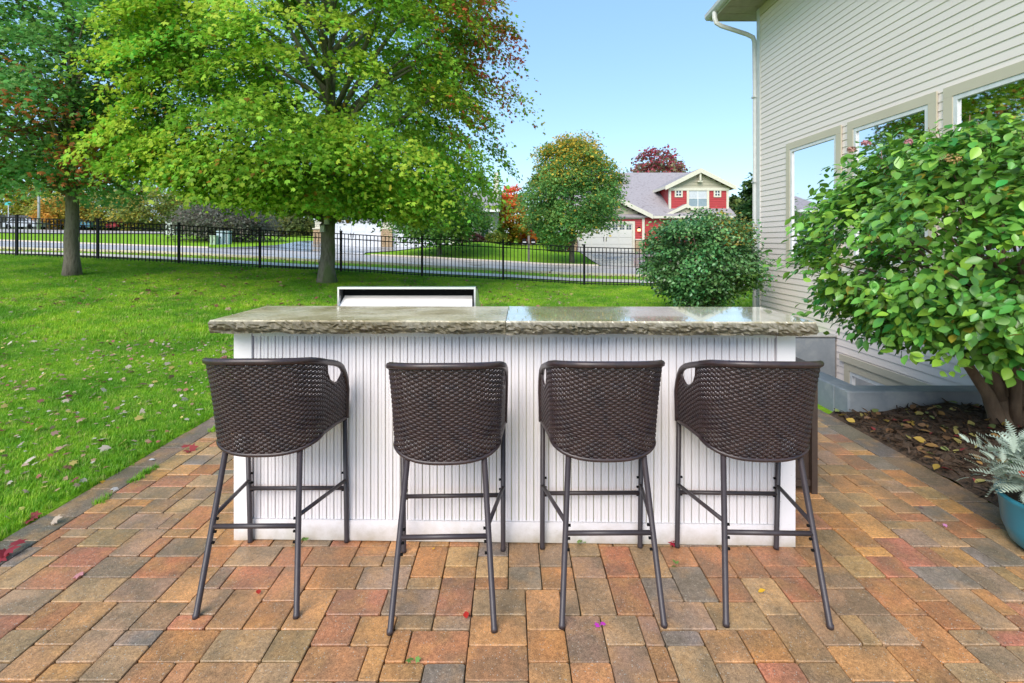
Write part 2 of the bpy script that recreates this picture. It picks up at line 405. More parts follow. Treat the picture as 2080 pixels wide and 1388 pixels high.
SZ={(3,2):26,(2,3):26,(2,2):30,(2,1):12,(1,2):12}
pm={k:[paver_mesh(k[0]*M7-.0045,k[1]*M7-.0045,seed=i*7+k[0]) for i in range(3)] for k in SZ}
PAL=[((.47,.222,.088),22),((.50,.262,.098),24),((.42,.185,.088),14),((.43,.28,.135),17),((.34,.232,.14),14),((.25,.205,.155),9),((.39,.25,.132),16),((.43,.17,.09),8),((.36,.22,.13),14)]
pcols=[c for c,_ in PAL]; pw=np.array([w for _,w in PAL],float); pw/=pw.sum()
g7=random.Random(11)
IX0,IX1=-2.26,2.44
ncx=int(round((IX1-IX0)/M7)); ncy=int(round((4.6-PY0)/M7)); occ=np.zeros((ncx,ncy),bool); laid=[]
keys=list(SZ); wts=[SZ[k] for k in keys]
for j in range(ncy):
    for i in range(ncx):
        if occ[i,j]: continue
        opts=[(k,w) for k,w in zip(keys,wts) if i+k[0]<=ncx and j+k[1]<=ncy and not occ[i:i+k[0],j:j+k[1]].any()]
        def leaves1(k):
            e=i+k[0]; b=0
            if e<ncx and not occ[e,j] and (e+1>=ncx or occ[e+1,j]): b=1
            return b
        good=[(k,w) for k,w in opts if not leaves1(k)] or opts
        if good: k=g7.choices([a for a,_ in good],[b for _,b in good])[0]
        else: k=(1,1)
        occ[i:i+k[0],j:j+k[1]]=True; laid.append((i,j,k))
pm[(1,1)]=[paver_mesh(M7-.004,M7-.004,seed=3)]
cand=[]
sx=(IX1-IX0)/ncx
for (i,j,k) in laid:
    x=IX0+(i+k[0]/2)*sx; y=PY0+(j+k[1]/2)*M7; cand.append((x,y,k,0))
# dark soldier border pavers along both long edges and at the back
bm_len=[.21,.28]; 
border_meshes=[paver_mesh(.176,.206,seed=50),paver_mesh(.176,.276,seed=51)]
for xc in (-2.35,2.53):
    y=PY0
    while y<4.6:
        b=g7.choice((0,1)); L=bm_len[b]; cand.append((xc,y+L/2,('b',b),0)); y+=L
x=IX0
while x<IX1-.1:
    cand.append((x+.105,4.68,('b',0),1)); x+=.21
BORD=[(.17,.13,.10),(.21,.155,.12),(.16,.14,.115),(.235,.165,.115)]
def score(c):
    x,y=c[0],c[1]
    if y<1.45 or abs(x/y)>1.12: return 1e6+abs(y-1.5)+abs(x)
    if abs(x)<1.25 and y>2.42: return 1e5+y
    return (x*x+y*y)-(3 if c[2][0]=='b' else 0)
cand.sort(key=score)
def pcol(c):
    if c[2][0]=='b': base=g7.choice(BORD)
    else: base=pcols[np.searchsorted(np.cumsum(pw),g7.random()*.999)]
    f=g7.uniform(.85,1.15); return (base[0]*f*1.05,base[1]*f,base[2]*f*g7.uniform(.85,1.15),g7.random())
far=MB(); farc=[]
for q,c in enumerate(cand):
    x,y,k,turn=c; col=pcol(c); me=border_meshes[k[1]] if k[0]=='b' else g7.choice(pm[k])
    z=g7.uniform(-.0022,.0022)
    if q<300:
        inst('paver',me,patio,(x,y,z),(g7.uniform(-.006,.006),g7.uniform(-.006,.006),g7.uniform(-.006,.006)+(math.pi/2 if turn else 0)),color=col)
    else:
        vs=[(v.co.y*-1,v.co.x,v.co.z) if turn else tuple(v.co) for v in me.vertices]
        far.add([(a+x,b+y,cc+z) for a,b,cc in vs],[tuple(p.vertices) for p in me.polygons]); farc+= [col]*len(vs)
o=far.build('far_pavers',PAVER_A,parent=patio,kind='stuff')
at=o.data.color_attributes.new('pc','FLOAT_COLOR','POINT'); at.data.foreach_set('color',np.array(farc,'f').ravel())

# ------------------------------------------------------------------ mulch bed
def mulch_h(x,y): return .015+.035*noise.noise(Vector((x*1.5,y*1.5,0)))+.02*noise.noise(Vector((x*9,y*9,3)))+.09*math.exp(-((x-3.5)**2+(y-3.6)**2)/.35)
MULCH=mat('mulch',(.045,.028,.018),(.10,.06,.035),30,.85,b=.9,bscale=90,bdist=.02,c3=(.02,.014,.01))
mb=MB(); mx=[PX1+.0+i*.06 for i in range(40)]; my=[0+i*.06 for i in range(int(4.08/.06)+1)]
mb.v=[(min(x,4.9),y,mulch_h(x,y)-(.03 if i==0 else 0)) for y in my for i,x in enumerate(mx)]
for j in range(len(my)-1):
    for i in range(len(mx)-1): q=j*len(mx)+i; mb.f.append((q,q+1,q+1+len(mx),q+len(mx))); mb.m.append(0); mb.sm.append(True)
mb.build('mulch_bed',MULCH,kind='structure')
# chips
n=9000; P=np.zeros((n,3)); P[:,0]=rng.uniform(2.63,4.8,n); P[:,1]=rng.uniform(1.2,4.06,n)
P[:,2]=[mulch_h(a,b)+.004 for a,b in P[:,:2]]
CHIP=[(-.12,0,0),(.12,0,0),(.1,1,.1),(-.1,1,.1),(0,.5,.16)]; CHIP_F=[(0,1,4),(1,2,4),(2,3,4),(3,0,4)]
Nn=unit(rng.normal(0,.35,(n,3))+np.array([0,0,1])); D=rng.normal(0,1,(n,3))*np.array([1,1,.15])
col=np.array([.055,.033,.02])[None]*rng.uniform(.4,2.0,(n,1)); 
tag(leafset('mulch_chips',CHIP,CHIP_F,P,Nn,D,rng.uniform(.025,.06,n),col,PETAL),'dark brown shredded bark mulch covering the planting bed','mulch',kind='stuff')
def litter(n, xr, yr, cols, w, size, zf, name, label, hue=.25, shape=MAPLE, faces=MAPLE_F, mask=None):
    P=np.zeros((n,3)); P[:,0]=rng.uniform(*xr,n); P[:,1]=rng.uniform(*yr,n)
    if mask is not None: P=P[mask(P)]; n=len(P)
    P[:,2]=[zf(a,b) for a,b in P[:,:2]]
    Nn=unit(rng.normal(0,.35,(n,3))+np.array([0,0,1])); D=rng.normal(0,1,(n,3))*np.array([1,1,.1])
    ci=rng.choice(len(cols),n,p=np.array(w)/sum(w)); col=np.array(cols)[ci]*rng.uniform(.7,1.25,(n,1))
    return tag(leafset(name,shape,faces,P,Nn,D,rng.uniform(size*.6,size*1.25,n),col,PETAL),label,'leaves',kind='stuff')
litter(650,(2.64,4.8),(1.6,4.06),[(.35,.2,.07),(.42,.36,.12),(.3,.05,.05),(.45,.3,.06),(.22,.12,.06),(.25,.3,.1)],[3,3,1.2,1.5,3,2],.06,lambda a,b: mulch_h(a,b)+.018,'bed_litter','tan, yellow and red dead leaves strewn over the dark mulch bed',shape=OVAL,faces=OVAL_F)
near_ok=lambda P: (P[:,0]<PX0-.03)
litter(2600,(-8.5,PX0),(1.8,7.5),[(.5,.33,.25),(.55,.48,.4),(.33,.1,.09),(.42,.26,.16),(.6,.5,.15)],[4,3,1,3,2],.032,lambda a,b: zz(a,b)+.035,'leaf_crumbs','small pale leaf fragments sprinkled over the near lawn',mask=near_ok)
lawn_ok=lambda P: ~((P[:,0]>PX0-.03)&(P[:,0]<PX1+2.3)&(P[:,1]<PY1+.05))&~((P[:,0]>WX0-.3)&(P[:,1]<10)) & (P[:,1]<20)
litter(5200,(-17,4.5),(1.5,14.8),[(.42,.25,.19),(.5,.42,.34),(.2,.05,.05),(.33,.14,.1),(.45,.36,.1),(.34,.20,.15)],[4,4,1.3,2,2,3],.056,lambda a,b: zz(a,b)+.045,'lawn_litter','pinkish brown fallen maple leaves scattered across the lawn',mask=lawn_ok)
litter(2200,(-9.5,1.5),(8.5,14.9),[(.35,.16,.12),(.42,.28,.2),(.22,.07,.06),(.4,.3,.12)],[4,3,2,2],.085,lambda a,b: zz(a,b)+.045,'tree_litter','dense brown and red fallen leaves on the grass under the big maple')
litter(1600,(-25,9),(18.1,20.3),[(.5,.35,.1),(.4,.2,.08),(.5,.45,.2)],[2,2,2],.07,lambda a,b: zz(a,b)+.04,'verge_litter','yellow and brown fallen leaves on the verge beside the road')

# ------------------------------------------------------------------ grass blades
tuft=MB(); g=random.Random(4)
for k in range(11):
    a=g.uniform(0,6.28); r=g.uniform(0,.022); x,y=r*math.cos(a),r*math.sin(a); h=g.uniform(.028,.055); l=g.uniform(.006,.026); b=g.uniform(0,6.28); w=.0018
    dx,dy=math.cos(b)*l,math.sin(b)*l; px_,py_=-math.sin(b)*w,math.cos(b)*w
    tuft.add([(x-px_,y-py_,0),(x+px_,y+py_,0),(x+px_*.8+dx*.35,y+py_*.8+dy*.35,h*.6),(x-px_*.8+dx*.35,y-py_*.8+dy*.35,h*.6),(x+dx,y+dy,h)],[(0,1,2,3),(3,2,4)])
def blade_mat():
    m,n,p,out=nodes('grass_blade'); oi=N(n,'ShaderNodeObjectInfo'); gm=N(n,'ShaderNodeNewGeometry')
    t=N(n,'ShaderNodeTexNoise'); t.inputs['Scale'].default_value=.9; n.links.new(gm.outputs['Position'],t.inputs['Vector'])
    c=ramp(n,oi.outputs['Random'],[(0,(.13,.33,.022)),(.5,(.24,.50,.026)),(.88,(.37,.58,.04)),(1,(.55,.52,.18))])
    c=mixc(n,1,c,ramp(n,t.outputs[0],[(.38,(.62,.78,.7)),(.5,(1,1,1)),(.64,(1.35,1.18,1.05))]),'MULTIPLY')
    n.links.new(c,p.inputs['Base Color']); p.inputs['Roughness'].default_value=.5; p.inputs['Specular IOR Level'].default_value=.25
    tr=N(n,'ShaderNodeBsdfTranslucent'); n.links.new(c,tr.inputs[0]); mx_=N(n,'ShaderNodeMixShader'); mx_.inputs[0].default_value=.35
    n.links.new(p.outputs[0],mx_.inputs[1]); n.links.new(tr.outputs[0],mx_.inputs[2]); n.links.new(mx_.outputs[0],out.inputs[0]); return m
BLADE=blade_mat(); tuft_me=tuft.mesh('grass_tuft',BLADE)
tuft_o=bpy.data.objects.new('grass_tuft',tuft_me)
def scatter_grass(name,P,smin,smax,label):
    me=bpy.data.meshes.new(name); me.vertices.add(len(P)); me.vertices.foreach_set('co',P.astype('f').ravel()); me.update()
    o=bpy.data.objects.new(name,me); link(o); tag(o,label,'grass',kind='stuff')
    ng=bpy.data.node_groups.new(name,'GeometryNodeTree')
    ng.interface.new_socket('Geometry',in_out='INPUT',socket_type='NodeSocketGeometry'); ng.interface.new_socket('Geometry',in_out='OUTPUT',socket_type='NodeSocketGeometry')
    gi=ng.nodes.new('NodeGroupInput'); go=ng.nodes.new('NodeGroupOutput')
    oi=ng.nodes.new('GeometryNodeObjectInfo'); oi.inputs['Object'].default_value=tuft_o
    ip=ng.nodes.new('GeometryNodeInstanceOnPoints')
    rv=ng.nodes.new('FunctionNodeRandomValue'); rv.data_type='FLOAT_VECTOR'; rv.inputs[0].default_value=(-.12,-.12,0); rv.inputs[1].default_value=(.12,.12,6.28)
    rs=ng.nodes.new('FunctionNodeRandomValue'); rs.data_type='FLOAT'; rs.inputs[2].default_value=smin; rs.inputs[3].default_value=smax
    ng.links.new(gi.outputs[0],ip.inputs['Points']); ng.links.new(oi.outputs['Geometry'],ip.inputs['Instance'])
    ng.links.new(rv.outputs[0],ip.inputs['Rotation']); ng.links.new(rs.outputs[1],ip.inputs['Scale']); ng.links.new(ip.outputs[0],go.inputs[0])
    md=o.modifiers.new('grass','NODES'); md.node_group=ng; return o
def gpts(n,xr,yr,f=None):
    P=np.zeros((n,3)); P[:,0]=rng.uniform(*xr,n); P[:,1]=rng.uniform(*yr,n)
    if f is not None: P=P[f(P)]
    P[:,2]=Z(P[:,0],P[:,1])-.003; return P
okn=lambda P: (P[:,0]<PX0-.005-.03*np.sin(P[:,1]*3)**2+.03*rng.random(len(P))**3)&(np.abs(P[:,0])<1.35*P[:,1]+1)
Pn=gpts(130000,(-9,PX0+.02),(1.2,6.5),okn)
okm=lambda P: (np.abs(P[:,0])<1.12*P[:,1]+.5)&~((P[:,0]>2.6)&(P[:,1]<7.9))
Pm=gpts(190000,(-17,7),(6.5,15.2),okm)
Pb=gpts(9000,(PX0,2.6),(PY1+.02,6.5))
scatter_grass('grass',np.concatenate([Pn,Pb]),.55,1.0,'bright green mown lawn grass beside the paved patio')
scatter_grass('lawn_grass',Pm,1.1,1.9,'green lawn grass between the trees and the black fence')
# stray tufts in the paver joints at the left edge
Pj=np.zeros((420,3)); Pj[:,0]=-2.255+rng.normal(0,.012,420); Pj[:,1]=rng.uniform(2.3,3.9,420); keep=(np.sin(Pj[:,1]*7)+np.sin(Pj[:,1]*17)*.7)>.5; Pj=Pj[keep]; Pj[:,2]=-.012
scatter_grass('joint_grass',Pj,.5,.9,'small grass tufts growing in the border joint at the patio edge')

# ------------------------------------------------------------------ bar
def white_paint(name,c=(.84,.80,.81)):
    m,n,p,_=nodes(name); t=noise_tex(n,2.5,5,.6); t2=noise_tex(n,55,3,.7)
    cc=ramp(n,t.outputs[0],[(.35,c),(.7,tuple(x*.93 for x in c))])
    dirt=mrange(n,t2.outputs[0],.66,.74,0,.45); cc=mixc(n,dirt,cc,(.45,.42,.3))
    gm=N(n,'ShaderNodeNewGeometry'); sp=N(n,'ShaderNodeSeparateXYZ'); n.links.new(gm.outputs['Position'],sp.inputs[0])
    t4=noise_tex(n,14,5,.7); hh=N(n,'ShaderNodeMath',operation='MULTIPLY_ADD'); n.links.new(t4.outputs[0],hh.inputs[0]); hh.inputs[1].default_value=-.12; n.links.new(sp.outputs[2],hh.inputs[2])
    cc=mixc(n,mrange(n,hh.outputs[0],-.07,.03,.75,0),cc,(.33,.27,.16))                 # soil splash along the foot
    t5=noise_tex(n,3,4,.6,stretch=(3,3,.35)); cc=mixc(n,mrange(n,t5.outputs[0],.52,.72,0,.22),cc,(.55,.53,.42))
    n.links.new(cc,p.inputs['Base Color']); p.inputs['Roughness'].default_value=.42; return m
WHITE=white_paint('white_paint')
def algae():
    m,n,p,_=nodes('algae_groove'); gm=N(n,'ShaderNodeNewGeometry'); sp=N(n,'ShaderNodeSeparateXYZ'); n.links.new(gm.outputs['Position'],sp.inputs[0])
    t=noise_tex(n,6,4,.6); ad=N(n,'ShaderNodeMath',operation='ADD'); n.links.new(sp.outputs[2],ad.inputs[0]); n.links.new(t.outputs[0],ad.inputs[1])
    c=ramp(n,mrange(n,ad.outputs[0],.4,1.5,0,1),[(0,(.42,.44,.20)),(.45,(.60,.59,.42)),(.9,(.74,.67,.60))])
    n.links.new(c,p.inputs['Base Color']); p.inputs['Roughness'].default_value=.8; return m
ALG=algae()
bar=empty('bar_counter',(0,2.339,0),-R(1.15),label='long white beadboard outdoor bar with a rough-edged stone counter top',cat='bar counter')
BX0,BX1=-1.33,1.325
MB().box(BX0+.02,BX1-.02,.012,.40,.02,1.008).build('carcass',ALG,bar)
post=MB().box(-.0425,.0425,-.012,.06,0,1.009).mesh('corner_post',WHITE)
for x in (BX0+.0425,BX1-.0425): inst('corner_post',post,bar,(x,0,0))
MB().box(BX0+.086,BX1-.086,-.009,.03,.004,.098).build('bottom_rail',WHITE,bar)
MB().box(BX0+.086,BX1-.086,-.006,.03,.975,1.008).build('top_rail',WHITE,bar)
for x0,x1 in ((BX0-.002,BX0+.018),(BX1-.018,BX1+.002)): MB().box(x0,x1,.062,.40,0,1.009).build('side_panel',WHITE,bar)
nsl=70; w0=BX0+.0875; w1=BX1-.0875; pit=(w1-w0)/nsl
prof=[(-pit/2+.0021,.012),(-pit/2+.0021,.002),(-pit/2+.004,0),(-.003,0),(-.0015,.0022),(0,.0004),(.0015,.0022),(.003,0),(pit/2-.004,0),(pit/2-.0021,.002),(pit/2-.0021,.012)]
sb=MB(); nP=len(prof)
sb.add([(x,y,.1) for x,y in prof]+[(x,y,.974) for x,y in prof],[(i,i+1,i+1+nP,i+nP) for i in range(nP-1)])
sm=sb.mesh('slat',WHITE)
for i in range(nsl): inst('slat',sm,bar,(w0+pit*(i+.5),0,0))
# stone slabs
def stone_mat(nm,wet):
    m,n,p,_=nodes(nm); t=noise_tex(n,5,6,.65); t2=noise_tex(n,70,5,.7); t3=noise_tex(n,1.6,3,.5,stretch=(1,3,1))
    c=ramp(n,t.outputs[0],[(.3,(.26,.20,.10)),(.45,(.42,.35,.21)),(.6,(.55,.48,.34)),(.75,(.27,.25,.11))])
    c=mixc(n,1,c,ramp(n,t2.outputs[0],[(.3,(.6,.6,.58)),(.5,(1,1,1)),(.7,(1.3,1.3,1.28))]),'MULTIPLY')
    gm=N(n,'ShaderNodeNewGeometry'); sp=N(n,'ShaderNodeSeparateXYZ'); n.links.new(gm.outputs['Position'],sp.inputs[0])
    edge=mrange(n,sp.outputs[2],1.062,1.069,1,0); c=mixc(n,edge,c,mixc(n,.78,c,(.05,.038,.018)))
    n.links.new(c,p.inputs['Base Color']); a=mrange(n,t3.outputs[0],.42,.6,.03 if wet else .22,.16 if wet else .5)
    mx_=N(n,'ShaderNodeMix',data_type='FLOAT'); n.links.new(edge,mx_.inputs[0]); n.links.new(a,mx_.inputs[2]); mx_.inputs[3].default_value=.6
    n.links.new(mx_.outputs[0],p.inputs['Roughness']); bump(n,p,t2.outputs[0],.12,.002); p.inputs['Specular IOR Level'].default_value=.6; p.inputs['IOR'].default_value=1.7 if wet else 1.5; n.links.new(mrange(n,sp.outputs[2],1.066,1.0695,0,.85 if wet else .12),p.inputs['Coat Weight']); p.inputs['Coat Roughness'].default_value=.03; return m
STONE=stone_mat('wet_stone',True); STONE_DRY=stone_mat('damp_stone',False)
def slab(x0,x1,y0,y1,z0,z1,seed,rough_sides):
    per=[]; st=.011
    def seg(a,b,nrm,rg):
        k=max(2,int(math.dist(a,b)/st))
        for i in range(k): t=i/k; per.append(((a[0]+(b[0]-a[0])*t,a[1]+(b[1]-a[1])*t),nrm,rg))
    seg((x0,y0),(x1,y0),(0,-1),1); seg((x1,y0),(x1,y1),(1,0),rough_sides[1]); seg((x1,y1),(x0,y1),(0,1),1); seg((x0,y1),(x0,y0),(-1,0),rough_sides[0])
    K=8; mb=MB(); n=len(per)
    for j in range(K+1):
        t=j/K; z=z1+(z0-z1)*t
        for i,((x,y),nr,rg) in enumerate(per):
            d=0
            if rg:
                q=Vector((x*9+seed,y*9,z*24)); q2=Vector((x*38+seed,y*38,z*70))
                d=.013*noise.noise(q)+.013*noise.noise(q2)+.011*noise.noise(q2*2.3)+.010*math.sin(math.pi*min(1,t*1.15))-.008*max(0,t-.6)/.4
                ed=.005*noise.noise(Vector((x*16+seed,y*16,9)))
                if j==0: d=ed-.004
                if j==1: d=d*.6+ed
                zo=.004*noise.noise(Vector((x*22,y*22,z*50+seed)))*(0 if j==0 else 1)
                if j==K: zo+=.006*noise.noise(Vector((x*12+seed,y*12,2)))
            else: zo=0
            mb.v.append((x+nr[0]*d,y+nr[1]*d,z+zo))
    for j in range(K):
        for i in range(n): i2=(i+1)%n; mb.f.append((j*n+i,(j+1)*n+i,(j+1)*n+i2,j*n+i2)); mb.m.append(0); mb.sm.append(False)
    mb.f.append(tuple(range(n))); mb.m.append(0); mb.sm.append(False)
    mb.f.append(tuple(K*n+i for i in range(n))[::-1]); mb.m.append(0); mb.sm.append(False)
    return mb
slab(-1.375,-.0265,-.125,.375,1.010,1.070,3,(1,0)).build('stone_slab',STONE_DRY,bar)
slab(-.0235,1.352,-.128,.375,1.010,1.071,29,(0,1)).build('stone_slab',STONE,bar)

# ------------------------------------------------------------------ grill behind the bar
def steel():
    m,n,p,_=nodes('brushed_steel'); t=noise_tex(n,6,4,.6,stretch=(.2,1,12)); p.inputs['Metallic'].default_value=1
    n.links.new(ramp(n,t.outputs[0],[(.3,(.92,.90,.88)),(.7,(.82,.80,.78))]),p.inputs['Base Color']); n.links.new(mrange(n,t.outputs[0],.3,.7,.3,.45),p.inputs['Roughness']); return m
STEEL=steel(); BLACK=mat('matte_black',(.006,.006,.006),rough=.8,spec=.1)  # plain matte black, shared by vent box, casters, bolts and wheels
gr=empty('gas_grill',(-.626,3.12,0),label='stainless steel barbecue grill standing behind the stone counter, its rear vent showing',cat='grill')
MB().box(-.42,.42,-.27,.27,.10,.93).build('cabinet',STEEL,gr)
hd=MB(); hp=[(-.2,1.157),(-.14,1.157),(-.04,1.135),(.10,1.07),(.20,.98),(.24,.931)]; q=len(hp)
hd.add([(-.41,y,z) for y,z in hp]+[(.41,y,z) for y,z in hp]+[(-.41,y,z-.012) for y,z in hp]+[(.41,y,z-.012) for y,z in hp],[(i,i+q,i+q+1,i+1) for i in range(q-1)]+[(2*q+i,2*q+i+1,3*q+i+1,3*q+i) for i in range(q-1)]+[(0,2*q,3*q,q)],0,False)
for x0,x1 in ((-.41,-.400),(.400,.41)):
    sp_=[(-.2,.931),(-.2,1.1449)]+[(y,z-.0125) for y,z in hp[1:]]; w_=len(sp_); hd.add([(x0,y,z) for y,z in sp_]+[(x1,y,z) for y,z in sp_],[tuple(range(w_)),tuple(range(w_,2*w_))[::-1]]+[(i,(i+1)%w_,(i+1)%w_+w_,i+w_) for i in range(w_)])
hd.build('hood',STEEL,gr)
MB().box(-.3985,.3985,-.13,-.06,.932,1.138).build('vent_recess',BLACK,gr)  # solid near-black box filling the vent slot
dp=MB(); dp.add([(-.43,-.27,.955),(.395,-.27,.955),(.385,-.14,1.100),(-.385,-.14,1.100),(-.43,-.27,.95),(.395,-.27,.95),(.385,-.14,1.095),(-.385,-.14,1.095)],[(0,1,2,3),(7,6,5,4),(0,4,5,1),(1,5,6,2),(2,6,7,3),(3,7,4,0)]); dp.build('heat_deflector',STEEL,gr)
for x in (-.38,.38):
    for y in (-.23,.23): MB().tube([(x,y,0),(x,y,.1)],.025,8).build('caster',BLACK,gr)
MB().tube([(-.33,.33,1.0),(.33,.33,1.0)],.013,8).build('handle',STEEL,gr)

# ------------------------------------------------------------------ storage box behind right stool
BROWN=mat('brown_resin',(.045,.028,.022),(.06,.04,.03),20,.5,b=.4,bscale=120)
bx=empty('storage_cabinet',(1.53,3.05,0),label='dark brown outdoor cabinet standing beyond the right end of the bar',cat='cabinet')
MB().box(-.20,.17,-.24,.24,.03,.66).build('body',BROWN,bx)
for x in (-.2,.18):
    for y in (-.255,.255): MB().box(x-.016,x+.016,y-.016,y+.016,0,.70).build('post',BROWN,bx)
MB().box(-.22,.205,-.275,.275,.7005,.722).build('lid',BROWN,bx)
MB().box(-.183,.163,-.256,-.241,.04,.075).build('rail',BROWN,bx)

# ------------------------------------------------------------------ bar stools
TUBE=mat('brown_powder_coat',(.036,.027,.030),(.048,.036,.039),30,.42,b=.15,bscale=300)
def wicker_mat():
    m,n,p,_=nodes('wicker'); t=noise_tex(n,16,4,.6); t2=noise_tex(n,120,3,.6)
    c=ramp(n,t.outputs[0],[(.32,(.024,.017,.021)),(.55,(.044,.026,.025)),(.72,(.033,.024,.029))])
    n.links.new(mixc(n,.6,c,ramp(n,t2.outputs[0],[(.3,(.6,.6,.6)),(.7,(1.4,1.3,1.3))]),'MULTIPLY'),p.inputs['Base Color'])
    p.inputs['Roughness'].default_value=.36; p.inputs['Specular IOR Level'].default_value=.5; return m
WICK=wicker_mat()
def plan():     # one upright per step along the U-shaped plan, from left arm front round the back to right arm front
    pts=[]
    for i in range(200): t=i/200; pts.append((-.213-.021*(1-t),.21-t*.23))
    for i in range(401):
        a=-math.pi/2+math.pi*i/400; s,c=math.sin(a),math.cos(a)
        pts.append((.213*math.copysign(abs(s)**.80,s), -.02-.135*abs(c)**.86))
    for i in range(1,201): t=i/200; pts.append((.213+.021*t,-.02+t*.23))
    pts=np.array(pts); d=np.concatenate([[0],np.cumsum(np.linalg.norm(np.diff(pts,axis=0),axis=1))])
    return pts,d
PL,PD=plan(); LT=PD[-1]
def surf(s,z,off=0.0):
    x=float(np.interp(s,PD,PL[:,0])); y=float(np.interp(s,PD,PL[:,1]))
    e=.004; x2=float(np.interp(min(s+e,LT),PD,PL[:,0])); y2=float(np.interp(min(s+e,LT),PD,PL[:,1])); x1=float(np.interp(max(s-e,0),PD,PL[:,0])); y1=float(np.interp(max(s-e,0),PD,PL[:,1]))
    tx,ty=x2-x1,y2-y1; l=math.hypot(tx,ty); nx_,ny_=ty/l,-tx/l       # outward
    t=max(0,(z-.585)/.39); back=min(1,max(0,(.12-y)/.27))
    fl=.018*t**1.8-.012*math.exp(-t*14)*back
    return Vector((x+nx_*(fl+off),y+ny_*(fl+off)-.065*t**1.35*back,z))
def yat(s): return float(np.interp(s,PD,PL[:,1]))
def zbot(s): return float(np.interp(yat(s),[-.155,-.13,-.09,-.02,.10,.21],[.577,.586,.602,.618,.613,.602]))
def ztop(s): return float(np.interp(yat(s),[-.155,-.09,-.02,.05,.10,.14,.17,.19,.205,.21],[.972,.955,.925,.900,.880,.855,.822,.790,.750,.735]))
def zweave(s):
    return min(ztop(s),float(np.interp(yat(s),[-.155,-.022,-.012,.005,.03,.07,.10,.13,.155,.175,.19],[1,1,1,.87,.828,.802,.798,.815,.845,1,1])))
UP=64; du=LT/UP; row=.0097
sh=MB()
nrow=int((.972-.583)/row)+1
for k in range(nrow):
    run=[]; 
    def flush(run):
        if len(run)>2: sh_add(run)
    def sh_add(run):
        vs=[];fs=[]
        for (s,z,o) in run:
            c=surf(s,z,o); c1=surf(s,z,o+.0022); dirn=(c1-c).normalized()
            a,b=.0050,.0014
            for (p,q) in ((-.75,0.),( -.35,1),(.35,1),(.75,0.),(.35,-1),(-.35,-1)):
                vs.append(c+Vector((0,0,a*p*1.3))+dirn*b*q)
        n=6
        for i in range(len(run)-1):
            for j in range(n): j2=(j+1)%n; fs.append((i*n+j,i*n+j2,(i+1)*n+j2,(i+1)*n+j))
        sh.add(vs,fs,0,True)
    ns=UP*4
    for i in range(ns+1):
        s=LT*i/ns; z=zbot(s)+row*(k+.5)
        amp=.0026*math.tanh(2.2*(math.cos(math.pi*(i/4+k))+.3)); jit=.0010*noise.noise(Vector((i*.7,k*1.3,0)))
        if z<zweave(s)-.004: run.append((s,z+jit,amp))
        else: flush(run); run=[]
    flush(run)
for i in range(UP+1):   # uprights
    s=min(LT-.001,max(.001,du*i)); z0,z1=zbot(s),zweave(s); K=8
    sh.tube([surf(s,z0+(z1-z0)*t/K,0) for t in range(K+1)],.0017,5)
shell_me=sh.mesh('woven_back',WICK)
rim=MB(); SS=[LT*i/90 for i in range(91)]
rim.tube([surf(.0,.60,0)]+[surf(.0,.60+(ztop(0)-.60)*t/5,0) for t in range(1,5)]+[surf(s,ztop(s),0) for s in SS]+[surf(LT,.60+(ztop(LT)-.60)*t/5,0) for t in range(4,0,-1)]+[surf(LT,.60,0)],.0130,9)
rim_me=rim.mesh('top_rim',WICK)
rimb=MB().tube([surf(s,zbot(s),0) for s in SS],.0085,7).mesh('bottom_rim',WICK)
hole_me=[]
for side in (0,1):
    q=[]
    for i in range(30):
        y=-.012+(.16+.012)*i/29; s_=float(np.interp(-y,[-.21,.02],[0,.2315])); s_=s_ if side==0 else LT-s_
        q.append(surf(s_,min(zweave(s_),ztop(s_)-.002),0))
    hole_me.append(MB().tube(q,.0055,6).mesh('handle_edge',WICK))
seat=MB(); ring=[]
for i in range(40): 
    s=LT*i/39; p=surf(s,.70,-.012); ring.append((p.x,p.y))
nR=len(ring)
seat.add([(x,y,.70) for x,y in ring]+[(x,y,.665) for x,y in ring],[tuple(range(nR))[::-1],tuple(range(nR,2*nR))]+[(i,(i+1)%nR,(i+1)%nR+nR,i+nR) for i in range(nR)])
seat_me=seat.mesh('seat',WICK)
def legm(fx,fy,tx,ty,tz): return MB().tube([(fx,fy,.0),(fx,fy,.012),(fx+(tx-fx)*.02,fy+(ty-fy)*.02,.014),(tx,ty,tz)],[.0125,.0125,.0112,.0112],12).mesh('leg',TUBE)
LEGS={}
for sx_ in (-1,1):
    LEGS[('r',sx_)]=((sx_*.19,-.235,0),(sx_*.147,-.098,.62)); LEGS[('f',sx_)]=((sx_*.228,.235,0),(sx_*.228,.205,.66))
def onleg(k,z): a,b=LEGS[k]; t=z/b[2]; return Vector((a[0]+(b[0]-a[0])*t,a[1]+(b[1]-a[1])*t,z))
leg_me={k:legm(a[0],a[1],b[0],b[1],b[2]) for k,(a,b) in LEGS.items()}
rung_me=[MB().tube([onleg(('r',-1),.308),onleg(('r',1),.308)],.0095,10).mesh('rung',TUBE),MB().tube([onleg(('f',-1),.262),onleg(('f',1),.262)],.0095,10).mesh('rung',TUBE)]
for sx_ in (-1,1): rung_me.append(MB().tube([onleg(('r',sx_),.345),onleg(('f',sx_),.300)],.0085,10).mesh('rung',TUBE))
bolt_me=MB().tube([(-.006,0,0),(.006,0,0)],.0055,8).mesh('bolt',BLACK)
stool_labels=['leftmost brown wicker bar stool, its right arm loop open and patio edge behind','second brown wicker bar stool from the left, just left of the counter seam','third brown wicker bar stool from the left, just right of the counter seam','rightmost brown wicker bar stool, its left arm loop open, dark cabinet behind']
